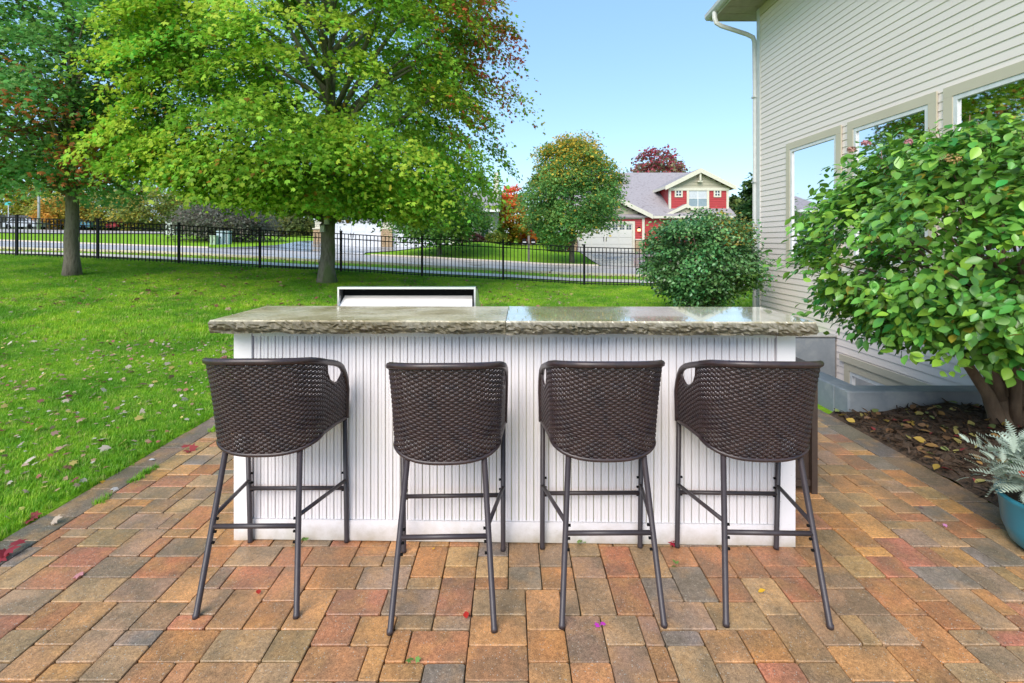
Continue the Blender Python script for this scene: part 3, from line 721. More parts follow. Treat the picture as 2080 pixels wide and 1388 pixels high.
def make_stool():
    r=empty('bar_stool',cat='bar stool',group='wicker bar stools drawn up to the bar')
    sh_=inst('woven_back',shell_me,r); inst('top_rim',rim_me,r); inst('bottom_rim',rimb,r); [inst('handle_edge',h_,r) for h_ in hole_me]; inst('seat',seat_me,r)
    for k in leg_me: inst('leg',leg_me[k],r)
    for m_ in rung_me: inst('rung',m_,r)
    for k in LEGS:
        for z in (.30,.345,.262):
            p=onleg(k,z-.01); inst('bolt',bolt_me,r,(p.x-math.copysign(.013,p.x),p.y,p.z))
    return r
st0=make_stool()
for i,(x,y,a) in enumerate(((-1.012,2.105,.01),(-.262,2.035,.03),(.372,2.06,.012),(.993,2.06,-.03))):
    o=st0 if i==0 else copy_tree(st0)
    o.location=(x,y,0); o.rotation_euler=(0,0,a); o['label']=stool_labels[i]

# ------------------------------------------------------------------ near house (siding wall in the plane X = 4.9)
SID=mat('vinyl_siding',(.86,.755,.69),(.815,.71,.65),1.5,.5,b=.08,bscale=60,stretch=(1,.3,1))
TRIM=mat('beige_trim',(.62,.55,.42),(.57,.50,.38),2,.55); WHT=mat('window_white',(.78,.78,.78),rough=.4); CORN=mat('corner_white',(.66,.66,.64),rough=.45)
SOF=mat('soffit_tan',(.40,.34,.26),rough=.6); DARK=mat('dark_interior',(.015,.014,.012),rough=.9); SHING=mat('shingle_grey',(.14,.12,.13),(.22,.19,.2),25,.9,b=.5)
BLIND_G=mat('green_blind',(.16,.2,.12),(.13,.17,.1),3,.7); BLIND_L=mat('lilac_blind',(.80,.74,.84),(.74,.69,.79),2,.7)
CONC=mat('concrete',(.30,.32,.34),(.22,.245,.27),3,.75,b=.4,bscale=60,c3=(.36,.37,.37)); CONCT=mat('concrete_pale',(.42,.41,.38),(.33,.33,.31),4,.7,b=.3,bscale=50)
def glass_mat():
    m,n,p,out=nodes('window_glass'); n.nodes.remove(p)
    gl=N(n,'ShaderNodeBsdfGlossy'); gl.inputs['Roughness'].default_value=.02; gl.inputs[0].default_value=(.9,.9,.92,1)
    tr=N(n,'ShaderNodeBsdfTransparent'); tr.inputs[0].default_value=(.96,.97,.96,1); fr=N(n,'ShaderNodeFresnel'); fr.inputs[0].default_value=1.55
    ad=N(n,'ShaderNodeMath',operation='MULTIPLY_ADD'); n.links.new(fr.outputs[0],ad.inputs[0]); ad.inputs[1].default_value=1.05; ad.inputs[2].default_value=.02
    mx_=N(n,'ShaderNodeMixShader'); n.links.new(ad.outputs[0],mx_.inputs[0]); n.links.new(tr.outputs[0],mx_.inputs[1]); n.links.new(gl.outputs[0],mx_.inputs[2]); n.links.new(mx_.outputs[0],out.inputs[0]); return m
GLASS=glass_mat()
HX=4.9; HY1=9.8; HY0=1.0; ZT=6.02; ZB=-1.35
hs=empty('siding_house',(HX,HY1,0),label='cream vinyl-sided house with beige-trimmed windows and a white downspout at its corner',cat='house')
hs.location=(0,0,0)
wins=[(7.29,8.75),(5.65,7.15),(3.95,5.56)]; WZ0,WZ1=1.05,3.15
bas=[(5.9,7.22),(3.4,5.2)]; BZ0,BZ1=-1.1,-.34
course=.1016; z=ZB
g=random.Random(5); k=0
backs=MB(); 
while z<ZT-.02:
    z1=min(z+course,ZT); zc=z+course/2; segs=[(HY0,HY1)]
    op=[w for w in wins] if WZ0+.03<zc<WZ1-.03 else ([w for w in bas] if BZ0<zc<BZ1 else [])
    for a,b in op: segs=[s for (c,d) in segs for s in (((c,min(d,a+.05)),(max(c,b-.05),d)) if not (b<c or a>d) else ((c,d),)) if s[1]-s[0]>.02]
    if zc<-.05: segs=[(a,min(b,WY1)) for a,b in segs if a<WY1 and b>WY0]
    cut=[]
    for a,b in segs:                       # butt joints where one board ends and the next begins
        while b-a>4.2:
            c_=a+g.uniform(1.6,3.6); cut.append((a,c_-.0015)); a=c_+.0015
        cut.append((a,b))
    for a,b in cut:
        m_=MB(); e=g.uniform(-.0006,.0006); P=[(HX+.004,z1+.004),(HX+.001,z1+.004),(HX-.009+e,z+.003),(HX-.008+e,z),(HX+.004,z)]
        m_.add([(x,a,q) for x,q in P]+[(x,b,q) for x,q in P],[tuple(range(5)),tuple(range(5,10))[::-1]]+[(i,(i+1)%5,(i+1)%5+5,i+5) for i in range(5)])
        m_.build('siding_board',SID,hs)
    z+=course
# house body behind the cladding: leaves the window openings free
body=MB()
def body_wall(): 
    ycuts=sorted({HY0,HY1-.01,*[v for w in wins for v in w]}); zc=[(ZB,WZ0,False),(WZ0,WZ1,True),(WZ1,ZT,False)]
    for z0,z1,op in zc:
        if not op: body.box(HX+.005,HX+.03,HY0,HY1-.01,z0,z1)
        else:
            for a,b in zip(ycuts[:-1],ycuts[1:]):
                if not any(abs(a-w[0])<1e-6 for w in wins): body.box(HX+.005,HX+.03,a,b,z0,z1)
body_wall(); body.build('wall',SID,hs)
MB().box(HX+.6,HX+.65,HY0,HY1-.2,.5,3.6).build('dark_room_panel',DARK,hs)  # near-black panel behind the panes: the dimness of the room put into colour
MB().box(HX+.03,16,HY1-.06,HY1-.01,-.5,ZT).build('gable_wall',SID,hs)
MB().box(HX-.022,HX+.06,HY1-.1,HY1+.02,-.4,ZT+.0).build('corner_board',CORN,hs)
MB().box(HX-.03,HX,HY0,HY1-.11,ZT-.16,ZT).build('frieze_board',TRIM,hs)
def window(a,b,z0,z1,parent,blind=None,bz=0,tw=.115):
    w=MB(); x0=HX-.032; x1=HX-.0145
    w.box(x0,x1,a,b,z1-tw,z1); w.box(x0,x1,a,b,z0,z0+tw*.7); w.box(x0,x1,a,a+tw,z0+tw*.7+.001,z1-tw-.001); w.box(x0,x1,b-tw,b,z0+tw*.7+.001,z1-tw-.001)
    o=w.build('window',TRIM,parent); i=tw+.002; f=MB(); fw=.05; X0,X1=HX-.024,HX+.04
    A,B,Z0,Z1=a+i,b-i,z0+tw*.7+.002,z1-tw-.002
    f.box(X0,X1,A,B,Z1-fw,Z1); f.box(X0,X1,A,B,Z0,Z0+fw); f.box(X0,X1,A,A+fw,Z0+fw,Z1-fw); f.box(X0,X1,B-fw,B,Z0+fw,Z1-fw); f.build('frame',WHT,o)
    MB().add([(HX,A+fw,Z0+fw),(HX,A+fw,Z1-fw),(HX,B-fw,Z1-fw),(HX,B-fw,Z0+fw)],[(3,2,1,0)]).build('pane',GLASS,o)
    if blind: MB().box(HX+.012,HX+.018,A+fw+.001,B-fw-.001,Z1-fw-.001-bz,Z1-fw-.001).build('blind',blind,o)
window(*wins[0],WZ0,WZ1,hs,BLIND_L,1.68); window(*wins[1],WZ0,WZ1,hs); window(*wins[2],WZ0,WZ1,hs,BLIND_G,.36)
for a,b in bas: window(a,b,BZ0,BZ1,hs,None,0,.11)
sill=MB().box(HX-.05,HX-.033,4.3,7.3,BZ1+.005,BZ1+.10).build('trim_band',TRIM,hs)
# eave
ev=MB(); ev.box(4.17,HX-.03,HY0,10.3,ZT+.002,ZT+.02); ev.box(HX-.03,14,HY1+.021,10.3,ZT+.002,ZT+.02); ev.build('soffit',SOF,hs)
for i in range(24): MB().box(4.2,HX-.032,10.25-i*.3-.006,10.25-i*.3,ZT-.004,ZT+.0015).build('soffit_rib',SOF,hs)
rf=MB(); rf.prism([(4.10,ZT+.16),(4.10,ZT+.20),(9.0,ZT+2.7),(9.0,ZT+2.66)],HY0,10.33); rf.build('roof',SHING,hs)
MB().box(4.15,4.17,HY0,10.3,ZT+.0,ZT+.155).build('fascia',CORN,hs)
MB().prism([(4.15,ZT+.021),(4.15,ZT+.155),(9,ZT+2.6),(9,ZT+.021)],10.3,10.32).build('rake_board',TRIM,hs)
gt=MB(); GP=[(4.148,ZT+.15),(4.148,ZT+.03),(4.08,ZT+.03),(4.045,ZT+.08),(4.04,ZT+.15),(4.048,ZT+.15),(4.052,ZT+.085),(4.085,ZT+.038),(4.14,ZT+.038),(4.14,ZT+.15)]
gt.prism(GP,HY0,10.34); gt.build('gutter',CORN,hs)
dsx=HX-.02
MB().tube([(4.09,9.93,ZT+.03),(4.09,9.93,ZT-.10),(4.12,9.93,ZT-.19),(4.22,9.93,ZT-.25),(dsx-.14,9.93,ZT-.42),(dsx-.03,9.91,ZT-.49),(dsx,9.90,ZT-.6),(dsx,9.88,ZT-1.5),(dsx,9.88,2),(dsx,9.88,-.1)],[.05]*10,8,sq=.75,smooth=False).build('downspout',CORN,hs)
for zq in (.9,2.6,4.3): MB().box(dsx-.057,dsx+.05,9.825,9.93,zq,zq+.03).build('bracket',CORN,hs)
# window well
ww=empty('window_well',(0,0,0),label='low grey concrete window well curb between the patio and the cream house',cat='window well')
def cwall(x0,x1,y0,y1,z0,z1,name='curb_wall',m_=CONC):
    mb=MB().box(x0,x1,y0,y1,z0,z1); o=mb.build(name,m_,ww); bv=o.modifiers.new('b','BEVEL'); bv.width=.012; bv.segments=2; return o
cwall(2.80,4.88,4.10,4.28,-.06,.178); cwall(2.80,2.98,4.281,7.42,-1.4,.178); cwall(2.80,4.88,7.421,7.60,-1.4,-.02); 
MB().box(2.982,4.88,4.20,4.279,-1.4,-.061).build('pit_wall',CONC,ww); MB().box(2.98,4.9,4.28,7.42,-1.42,-1.38).build('pit_floor',MULCH,ww)
cwall(2.77,4.886,7.40,7.63,-.0195,.02,'cap',CONCT)

# ------------------------------------------------------------------ black fence
IRON=mat('black_metal',(.008,.008,.009),rough=.6,spec=.2)
fen=empty('metal_fence',(0,15,0),label='black metal picket fence running across the back of the lawn',cat='fence'); fen.location=(0,0,0)
step=2.47; fx=[2.2+step*i for i in range(-10,3)]; FY=15.0; FH=1.22
post_me=MB().box(-.03,.03,-.03,.03,-.1,1.27).box(-.036,.036,-.036,.036,1.2705,1.295).mesh('post',IRON)
for x in fx: inst('post',post_me,fen,(x,FY,zz(x,FY)))
pick_me=MB().box(-.0105,.0105,-.0105,.0105,.05,FH-.03).mesh('picket',IRON)
for a,b in zip(fx[:-1],fx[1:]):
    za,zb=zz(a,FY),zz(b,FY)
    for h,t in ((.10,.026),(FH-.17,.028),(FH-.02,.028)):
        mb=MB(); v=[]
        for x,zq in ((a+.03,za),(b-.03,zb)):
            for dy in (-.016,.016):
                for dz in (-t/2,t/2): v.append((x,FY+dy,zq+h+dz))
        mb.add(v,[(0,1,3,2),(4,6,7,5),(0,4,5,1),(2,3,7,6),(0,2,6,4),(1,5,7,3)]); mb.build('rail',IRON,fen)
    for i in range(1,22):
        t=i/22; x=a+(b-a)*t; inst('picket',pick_me,fen,(x,FY,za+(zb-za)*t))

# ------------------------------------------------------------------ big maple and left tree
def autumn_maple(P,col,n,cl):
    # randomly picked clumps turning yellow, right flank turning red
    right=np.clip((P[:,0]-(-2.0))/2.4,0,.85)*np.clip((P[:,2]-3.4)/2.0,0,1)
    r=rng.random(n); blot=np.array([noise.noise(Vector((p[0]*.9,p[1]*.9,p[2]*.9))) for p in P])
    k=(right*.75*(blot>-.02)>r); col[k]=np.array([.55,.12,.05])*rng.uniform(.7,1.3,(k.sum(),1))
    k2=(right*.6+.02>rng.random(n))&~k; col[k2]=np.array([.36,.20,.03])*rng.uniform(.7,1.3,(k2.sum(),1))
    y=(cl>.75)&(rng.random(n)<.75)&~k; col[y]=col[y]*.4+np.array([.58,.62,.07])*.6
    return col
MXc=(-4.9,12.6,6.3)
mt=empty('maple_tree',(-4.7,12.5,zz(-4.7,12.5)),label='big spreading green maple behind the bar with a red-tinged right flank',cat='tree')
bz=mt.location.z; off=np.array([mt.location.x,mt.location.y,bz])
cl=ellipsoid_clumps(MXc,(4.75,4.2,5.0),600,.5,.45,1.95,seed=5)
# low skirt clumps
a=np.linspace(0,2*math.pi,90,endpoint=False)+rng.normal(0,.05,90); rr=rng.uniform(2.2,4.9,90)
sk=np.stack([MXc[0]+rr*np.cos(a),MXc[1]+rr*.85*np.sin(a),2.3+.28*rr+rng.normal(0,.25,90)-.35],1)
cl=np.concatenate([cl,sk])
zlo=lambda x: np.interp(x,[-10.5,-9.3,-7,-5.6,-4.4,-2.5,-1,.5],[4.4,3.3,2.5,2.2,2.2,1.95,1.75,2.3])
cl[:,2]=np.maximum(cl[:,2],zlo(cl[:,0])+.12+rng.uniform(0,.55,len(cl)))
cl[:,0]=np.minimum(cl[:,0],np.interp(cl[:,2],[1.9,3.0,4.0,4.6],[-1.0,-.9,-.2,5])+rng.normal(0,.15,len(cl)))
tr=trunk_mesh(5.5,.185,.10,(.02,.0),1.55,wob=.04,seed=2)
idx=rng.choice(len(cl),60,replace=False)
limbs(tr,1.55,[tuple(cl[i]-off) for i in idx],.075,(.02,0),seed=4)
tr.build('trunk',MOSSBARK,mt)
P,Nn,D,sz,col=crown_leaves(cl-off,268,.37,.22,.079,(.28,.51,.05),.33,lambda P,c,n,k: autumn_maple(P+off,c,n,k),.5,.4,center=np.array(MXc)-off-np.array([0,0,2.5]),up=.6,zlow=lambda P: zlo(P[:,0]+off[0])-off[2])
leafset('crown',LOBED,LOBED_F,P,Nn,D,sz,col,LEAF,mt,kind='stuff')
# hanging lanterns / bird feeders on its trunk
LANT=mat('feeder_white',(.6,.62,.6),rough=.4)
for q,(dx,dz,lab) in enumerate(((.08,1.52,'upper small pale lantern hanging on the big maple trunk'),(-.02,1.33,'lower small pale lantern hanging on the big maple trunk'))):
    f=empty('hanging_lantern',(-4.68+dx,12.22,bz+dz),label=lab,cat='lantern',group='lanterns hung on the maple trunk')
    MB().box(-.05,.05,-.05,.05,0,.15).build('body',LANT,f); MB().prism([(-.075,.1505),(.075,.1505),(0,.215)],-.07,.07).build('cap',TUBE,f); MB().tube([(0,0,.21),(0,.02,.30)],.004,5).build('hook',IRON,f); MB().box(-.06,.06,-.06,.06,-.012,-.0005).build('tray',LANT,f)

def autumn_left(P,col,n,cl):
    for (x,z,r) in ((-10.9,5.0,.65),(-12.4,4.3,.8),(-9.35,3.45,.75),(-12.3,3.0,.45),(-9.6,2.9,.4)):
        k=(np.hypot(P[:,0]-x,P[:,2]-z)<r*rng.uniform(.6,1.25,n))&(rng.random(n)<.75); col[k]=np.array([.45,.16,.05])*rng.uniform(.6,1.4,(k.sum(),1))
    return col
LTc=(-11.2,12.0,5.6)
lt=empty('oak_tree',(-10.72,12.0,zz(-10.72,12.0)),label='slimmer blue-green tree on the left lawn with rust-orange leaf patches',cat='tree')
off2=np.array(lt.location)
cl2=ellipsoid_clumps(LTc,(3.5,2.9,4.1),290,.25,.6,2.75,seed=9)
tr=trunk_mesh(6.5,.155,.06,(-.006,0),1.4,wob=.05,seed=8)
limbs(tr,2.0,[tuple(cl2[i]-off2) for i in rng.choice(len(cl2),45,replace=False)],.055,(-.006,0),seed=12)
tr.build('trunk',BARK,lt)
P,Nn,D,sz,col=crown_leaves(cl2-off2,185,.33,.3,.084,(.20,.41,.10),.28,lambda P,c,n,k: autumn_left(P+off2,c,n,k),.5,.4,center=np.array(LTc)-off2-np.array([0,0,2]),up=.6,zlow=lambda P: np.full(len(P),2.5-off2[2]))
leafset('crown',LOBED,LOBED_F,P,Nn,D,sz,col,LEAF,lt,kind='stuff')

# ------------------------------------------------------------------ mid and far trees
def tree(name,label,px,Y,top_py,bot_py,rpx,base,var=.3,M=140,per=70,leaf=.22,colfn=None,trunk_r=.14,egg=.0,group=None,inner=.5,mat_=None,cat='tree',tb=None,power=.5,ry=None,cx=0,spread=None):
    X=atpx(px,Y); zb=zz(X,Y); t=empty(name,(X,Y,zb),label=label,cat=cat,group=group)
    zt=zpx(top_py,Y)-zb; z0=zpx(bot_py,Y)-zb; r=rpx/1000*Y
    c=(cx,0,(zt+z0)/2); cl=ellipsoid_clumps(c,(r*.92,(ry or r)*.92,(zt-z0)/2*.95),M,inner,power,z0,seed=int(px)+3,egg=egg)
    tr=trunk_mesh(max(.5,(zt+z0)/2),trunk_r,trunk_r*.5,(0,0),1.25,8,.02,seed=int(px))
    limbs(tr,max(.3,z0*.8),[tuple(q) for q in cl[::max(1,M//16)]],trunk_r*.4,seed=5,n=5); tr.build('trunk',tb or BARK,t)
    P,Nn,D,sz,col=crown_leaves(cl,per,spread or r*.13,.5,leaf,base,var,colfn,.6,.4,center=(cx,0,z0))
    leafset('crown',KITE,KITE_F,P,Nn,D,sz,col,mat_ or LEAF,t,kind='stuff'); return t
def yel_top(P,col,n,cl):
    h=(P[:,2]-P[:,2].min())/np.ptp(P[:,2]); k=(np.clip((h-.5)*1.5,0,.62)+.05>rng.random(n)); col[k]=np.array([.70,.50,.07])*rng.uniform(.6,1.3,(k.sum(),1)); return col
def mixcols(cols,w):
    def f(P,col,n,cl):
        M=len(cl); b=np.digitize(cl+rng.normal(0,.5,n),[-.7,0,.7]); cc=np.array(cols)[np.minimum(b,len(cols)-1)]
        return cc*rng.uniform(.65,1.35,(n,1))
    return f
tree('linden_tree','round yellow-topped green tree in front of the red house garage',1162,31,270,488,97,(.17,.35,.09),.3,260,170,.16,yel_top,.16,.32,inner=.6)
tree('street_tree','small green tree on the mound between the two driveways',893,31,388,492,105,(.12,.25,.05),.3,150,75,.2,None,.15)
def orange(P,col,n,cl):
    h=(P[:,2]-P[:,2].min())/np.ptp(P[:,2]); k=np.clip(h*1.3+.1,0,.95)>rng.random(n); col[k]=(np.array([1.2,.46,.08])+np.array([0,-.27,.05])*np.clip(h[k]*2-1,0,1)[:,None])*rng.uniform(.7,1.2,(k.sum(),1)); return col
tree('maple_sapling','orange and red autumn tree between the white house and the linden',1036,50,375,498,34,(.36,.42,.06),.3,90,70,.3,orange,.1,.2)
tree('maple_sapling','low orange bush-like tree right behind the paired mailboxes',1072,52,468,500,16,(.9,.3,.05),.3,30,50,.3,orange,.08)
tree('willow_tree','silvery grey-green ornamental tree beside the utility boxes across the road',460,38,408,488,98,(.17,.175,.125),.3,150,80,.2,mixcols([(.13,.14,.09),(.2,.2,.15),(.17,.13,.11),(.24,.23,.19)],None),.13)
tree('red_maple','dark red-crowned tree rising behind the red house roof',1337,62,300,420,63,(.24,.22,.12),.3,110,55,.40,lambda P,c,n,k: np.where((np.clip((P[:,2]-8)/6+.2,0,.75)>rng.random(n))[:,None],np.array([.48,.10,.13])*rng.uniform(.6,1.3,(n,1)),c),.2,.05,inner=.35)
tree('arborvitae','tall dark green tree against the corner of the cream house',1545,21,335,560,48,(.06,.13,.035),.3,130,80,.16,None,.1,.35)
tree('poplar_tree','pale green tree seen right of the red house gable',1498,75,395,470,24,(.14,.2,.06),.3,50,60,.5,None,.15)
bgs=[('far orange and green tree at the far left edge above the road',-20,70,350,462,80,[(.50,.46,.06),(.28,.38,.06),(.70,.32,.05),(.22,.30,.06)]),
 ('far yellow-green tree behind the street lamp',95,74,362,460,70,[(.48,.50,.05),(.35,.44,.06),(.66,.42,.06),(.26,.36,.06)]),
 ('far orange tree low behind the street lamp',130,66,400,462,52,[(.72,.40,.08),(.68,.34,.07),(.5,.38,.07),(.35,.36,.07)]),
 ('far olive tree right of the left lawn trunk',225,68,375,463,66,[(.26,.32,.08),(.36,.36,.08),(.55,.42,.08),(.2,.27,.08)]),
 ('far broad golden-green tree above the parked cars',300,66,372,462,72,[(.24,.30,.08),(.38,.38,.08),(.58,.42,.08),(.2,.26,.08)]),
 ('far dull green tree left of the silvery tree',385,72,385,470,50,[(.20,.27,.10),(.33,.33,.10),(.5,.36,.08),(.17,.24,.08)]),
 ('far green tree behind the silvery tree',520,64,415,486,60,[(.13,.17,.05),(.19,.22,.06),(.25,.24,.07),(.1,.14,.05)]),
 ('far bushy green tree left of the white house garage',598,60,428,490,44,[(.14,.18,.05),(.2,.23,.06),(.26,.25,.07),(.12,.15,.05)]),
 ('far bright yellow-green bush beside the white house porch',1003,46,455,492,18,[(.25,.32,.04),(.2,.28,.04),(.3,.34,.05),(.16,.22,.04)]),
 ('far dark tree between orange tree and linden',1085,58,440,500,30,[(.08,.11,.05),(.1,.13,.06),(.14,.12,.08),(.07,.09,.05)])]
for lab,px,Y,tp,bp,rp,cols in bgs:
    tree('distant_tree',lab,px,Y,tp,bp,rp,(.15,.2,.05),.3,110,60,.34,mixcols(cols,None),.16,group='trees beyond the road')
# round green bush by the driveway
def bush(name,label,X,Y,r,h,base,M,per,leaf,var=.3,colfn=None,mat_=LEAF,group=None,z0=.1,stems=12,shape=KITE,faces=KITE_F,ry=None,inner=.45,spread=None,cat='shrub',egg=0):
    t=empty(name,(X,Y,zz(X,Y)),label=label,cat=cat,group=group)
    cl=ellipsoid_clumps((0,0,(h+z0)/2),(r*.93,(ry or r)*.93,(h-z0)/2*.95),M,inner,.5,z0,seed=int(X*10)+77,egg=egg); mb=MB(); g=random.Random(3)
    for i in range(stems):
        e=Vector(cl[g.randrange(M)]); a=g.uniform(0,6.28); s=Vector((math.cos(a)*r*.12,math.sin(a)*r*.12,-.03)); mb.tube([s,s.lerp(e,.5)+Vector((0,0,.1*h)),e],[.014,.010,.004],5)
    mb.build('stems',BARK,t)
    P,Nn,D,sz,col=crown_leaves(cl,per,spread or r*.12,.6,leaf,base,var,colfn,.6,.3,center=(0,0,0))
    leafset('foliage',shape,faces,P,Nn,D,sz,col,mat_,t,kind='stuff'); return t
bush('round_bush','round bright green bush at the foot of the linden tree',atpx(1132,40),40,1.1,1.2,(.12,.24,.03),40,60,.16)
for i,(px,lab) in enumerate(((960,'dark red low bush in front of the white house'),(1005,'yellow-green low bush beside the dark red one'))):
    bush('low_bush',lab,atpx(px,41.0),41,1.0,1.3,((.12,.05,.05),(.2,.26,.04))[i],40,50,.16)

# ------------------------------------------------------------------ red house across the road
RED=mat('red_siding',(.42,.035,.035),(.36,.03,.03),2,.5); CREAM=mat('cream_trim',(.66,.62,.50),rough=.5); TAUPE=mat('taupe_siding',(.40,.37,.27),(.36,.33,.24),1,.6)
DOORM=mat('garage_door_paint',(.60,.58,.52),(.56,.54,.48),1,.45); PANE=mat('dark_pane',(.05,.07,.09),rough=.08); CURT=mat('pale_curtain',(.55,.57,.6),rough=.3)
STONEV=mat('ledge_stone',(.36,.22,.12),(.45,.33,.2),5,.85,c3=(.25,.16,.1),b=.5)
ROOFM=mat('lilac_shingles',(.25,.218,.222),(.33,.295,.298),3,.85,b=.4,bscale=20,c3=(.19,.162,.165))
DWHITE=mat('white_door_paint',(.72,.74,.78),rough=.4)
def gq(px,py,Y): return (atpx(px,Y),zpx(py,Y))
def garage_door(par,x0,x1,z0,z1,Y,m_,windows=True,nw=8):
    d=MB(); rows=4; hz=(z1-z0)/rows
    d.box(x0,x1,Y-.02,Y+.02,z0,z1); o=d.build('garage_door',m_,par)
    for r_ in range(rows):
        p_=MB(); nc=4; w=(x1-x0)/nc
        for c_ in range(nc): p_.box(x0+c_*w+.05,x0+(c_+1)*w-.05,Y-.05,Y-.021,z0+r_*hz+.03,z0+(r_+1)*hz-.03)
        if not(windows and r_==rows-1): p_.build('door_panel',m_,o)
    if windows:
        w=(x1-x0)/nw
        for c_ in range(nw):
            p_=MB(); a=x0+c_*w+.09; b=x0+(c_+1)*w-.09; za=z1-hz+.1; zb=z1-.1
            p_.box(a,b,Y-.03,Y-.021,za,zb); p_.build('door_window',PANE,o)
            q=MB(); cx=(a+b)/2; q.box(cx-.018,cx+.018,Y-.042,Y-.0305,za,zb); cz=(za+zb)/2; q.box(a,b,Y-.045,Y-.0425,cz-.018,cz+.018); q.build('door_mullion',m_,o)
    cx=x0+(x1-x0)*.5
    for s_ in (-.12,.12): MB().box(cx+s_-.02,cx+s_+.02,Y-.075,Y-.0505,z0+.85,z0+1.25).build('handle',IRON,o)
    return o
def stones(par,x0,x1,y0,y1,z0,z1,seed=1):
    g=random.Random(seed); z=z0; core=MB().box(x0+.03,x1-.03,y0+.03,y1,z0,z1).build('stone_pier',STONEV,par); ms=MB()
    while z<z1-.05:
        h=g.uniform(.1,.2); h=min(h,z1-z); x=x0
        while x<x1-.02:
            w=min(g.uniform(.2,.5),x1-x); p=g.uniform(0,.05); ms.box(x+.008,x+w-.008,y0-p,y0+.04,z+.008,z+h-.008); x+=w
        z+=h
    o=ms.build('ledge_stone',STONEV,core); o['kind']='stuff'; MB().box(x0-.05,x1+.05,y0-.07,y1,z1+.001,z1+.09).build('cap',CREAM,core)
def lap(par,name,m_,x0,x1,z0,z1,Y,exp=.2,clip=None):
    z=z0; mb=MB()
    while z<z1-.01:
        h=min(exp,z1-z); a,b=x0,x1
        if clip: a,b=clip(z+h/2)
        if b>a: mb.add([(a,Y-.035,z),(b,Y-.035,z),(b,Y-.005,z+h),(a,Y-.005,z+h),(a,Y,z),(b,Y,z),(b,Y,z+h),(a,Y,z+h)],[(0,1,2,3),(4,5,1,0),(3,2,6,7),(1,5,6,2),(0,3,7,4)])
        z+=h
    o=mb.build(name,m_,par); o['kind']='stuff'; return o
Yh=42.0; gz0=.55
rh=empty('red_house',(11,42,gz0),label='red two-storey house with cream trim, lilac-grey roof and garage doors across the road',cat='house'); rh.location=(0,0,0)
X=lambda px:(px-1040)*.042
Zp=lambda py:zpx(py,42.0)
# walls
lap(rh,'red_wall',RED,X(1150),X(1304),gz0,Zp(443),Yh); MB().box(X(1150),X(1460),Yh,Yh+.1,gz0-.3,Zp(440)).build('front_wall',RED,rh)
lap(rh,'red_wall',RED,X(1309),X(1490),gz0,Zp(441),Yh+.6)
MB().box(X(1308),X(1492),Yh+.6,Yh+9,gz0-.3,Zp(440)).build('house_wall',RED,rh)
MB().box(X(1304),X(1309),Yh-.08,Yh+.6,gz0,Zp(443)).build('corner_trim',CREAM,rh)
MB().box(X(1147),X(1151.5),Yh-.08,Yh+.6,gz0,Zp(443)).build('corner_trim',CREAM,rh)
MB().box(X(1147),X(1309),Yh-.1,Yh+.02,Zp(445),Zp(441)).build('frieze',CREAM,rh)
gx0,gx1=X(1134),X(1322); gcx=(gx0+gx1)/2; gzb=Zp(441); gzt=Zp(393)
MB().prism([(gx0+.5,gzb),(gx1-.5,gzb),(gcx,gzt-.3)],Yh+.01,Yh+.08).build('gable_wall',TAUPE,rh)
lap(rh,'gable_siding',TAUPE,gx0,gx1,gzb,gzt-.3,Yh,.25,lambda z:(gx0+.4+(z-gzb)/(gzt-gzb)*(gcx-gx0-.1),gx1-.4-(z-gzb)/(gzt-gzb)*(gx1-gcx-.1)))
def gable_roof(par,x0,x1,zb,zt,y0,y1,th=.16,rake=.26):
    cx=(x0+x1)/2; m=MB(); m.prism([(x0,zb),(cx,zt),(cx,zt+th),(x0,zb+th)],y0,y1); m.prism([(cx,zt),(x1,zb),(x1,zb+th),(cx,zt+th)],y0,y1); m.build('roof',ROOFM,par)
    r_=MB(); r_.prism([(x0-.03,zb-rake+.05),(cx,zt-rake),(cx,zt+th-.01),(x0-.03,zb+th-.01)],y0-.06,y0-.001); r_.prism([(cx,zt-rake),(x1+.03,zb-rake+.05),(x1+.03,zb+th-.01),(cx,zt+th-.01)],y0-.06,y0-.001); r_.build('rake_board',CREAM,par)
    e=MB(); e.box(x0-.05,x0-.001,y0,y1,zb-.1,zb+th-.02); e.box(x1+.001,x1+.05,y0,y1,zb-.1,zb+th-.02); e.build('eave_board',CREAM,par)
gable_roof(rh,gx0,gx1,gzb+.02,gzt,Yh-.5,Yh+5)
garage_door(rh,X(1173),X(1284),gz0,Zp(455),Yh-.03,DOORM)
dt=MB(); dt.box(X(1168),X(1289),Yh-.12,Yh-.036,Zp(455)+.002,Zp(450)); dt.box(X(1168),X(1172.8),Yh-.12,Yh-.036,gz0+.95,Zp(455)); dt.box(X(1284.2),X(1289),Yh-.12,Yh-.036,gz0,Zp(455)); dt.build('door_trim',CREAM,rh)
stones(rh,X(1289.5),X(1307),Yh-.35,Yh-.04,gz0-.2,Zp(488),1); stones(rh,X(1160),X(1171),Yh-.35,Yh-.04,gz0-.2,Zp(488),2)
garage_door(rh,X(1312),X(1368),gz0,Zp(455),Yh+.55,DOORM,True,5); garage_door(rh,X(1385),X(1441),gz0,Zp(455),Yh+.55,DOORM,True,5)
MB().box(X(1311),X(1443),Yh+.45,Yh+.52,Zp(455)+.002,Zp(450.5)).build('door_trim',CREAM,rh)
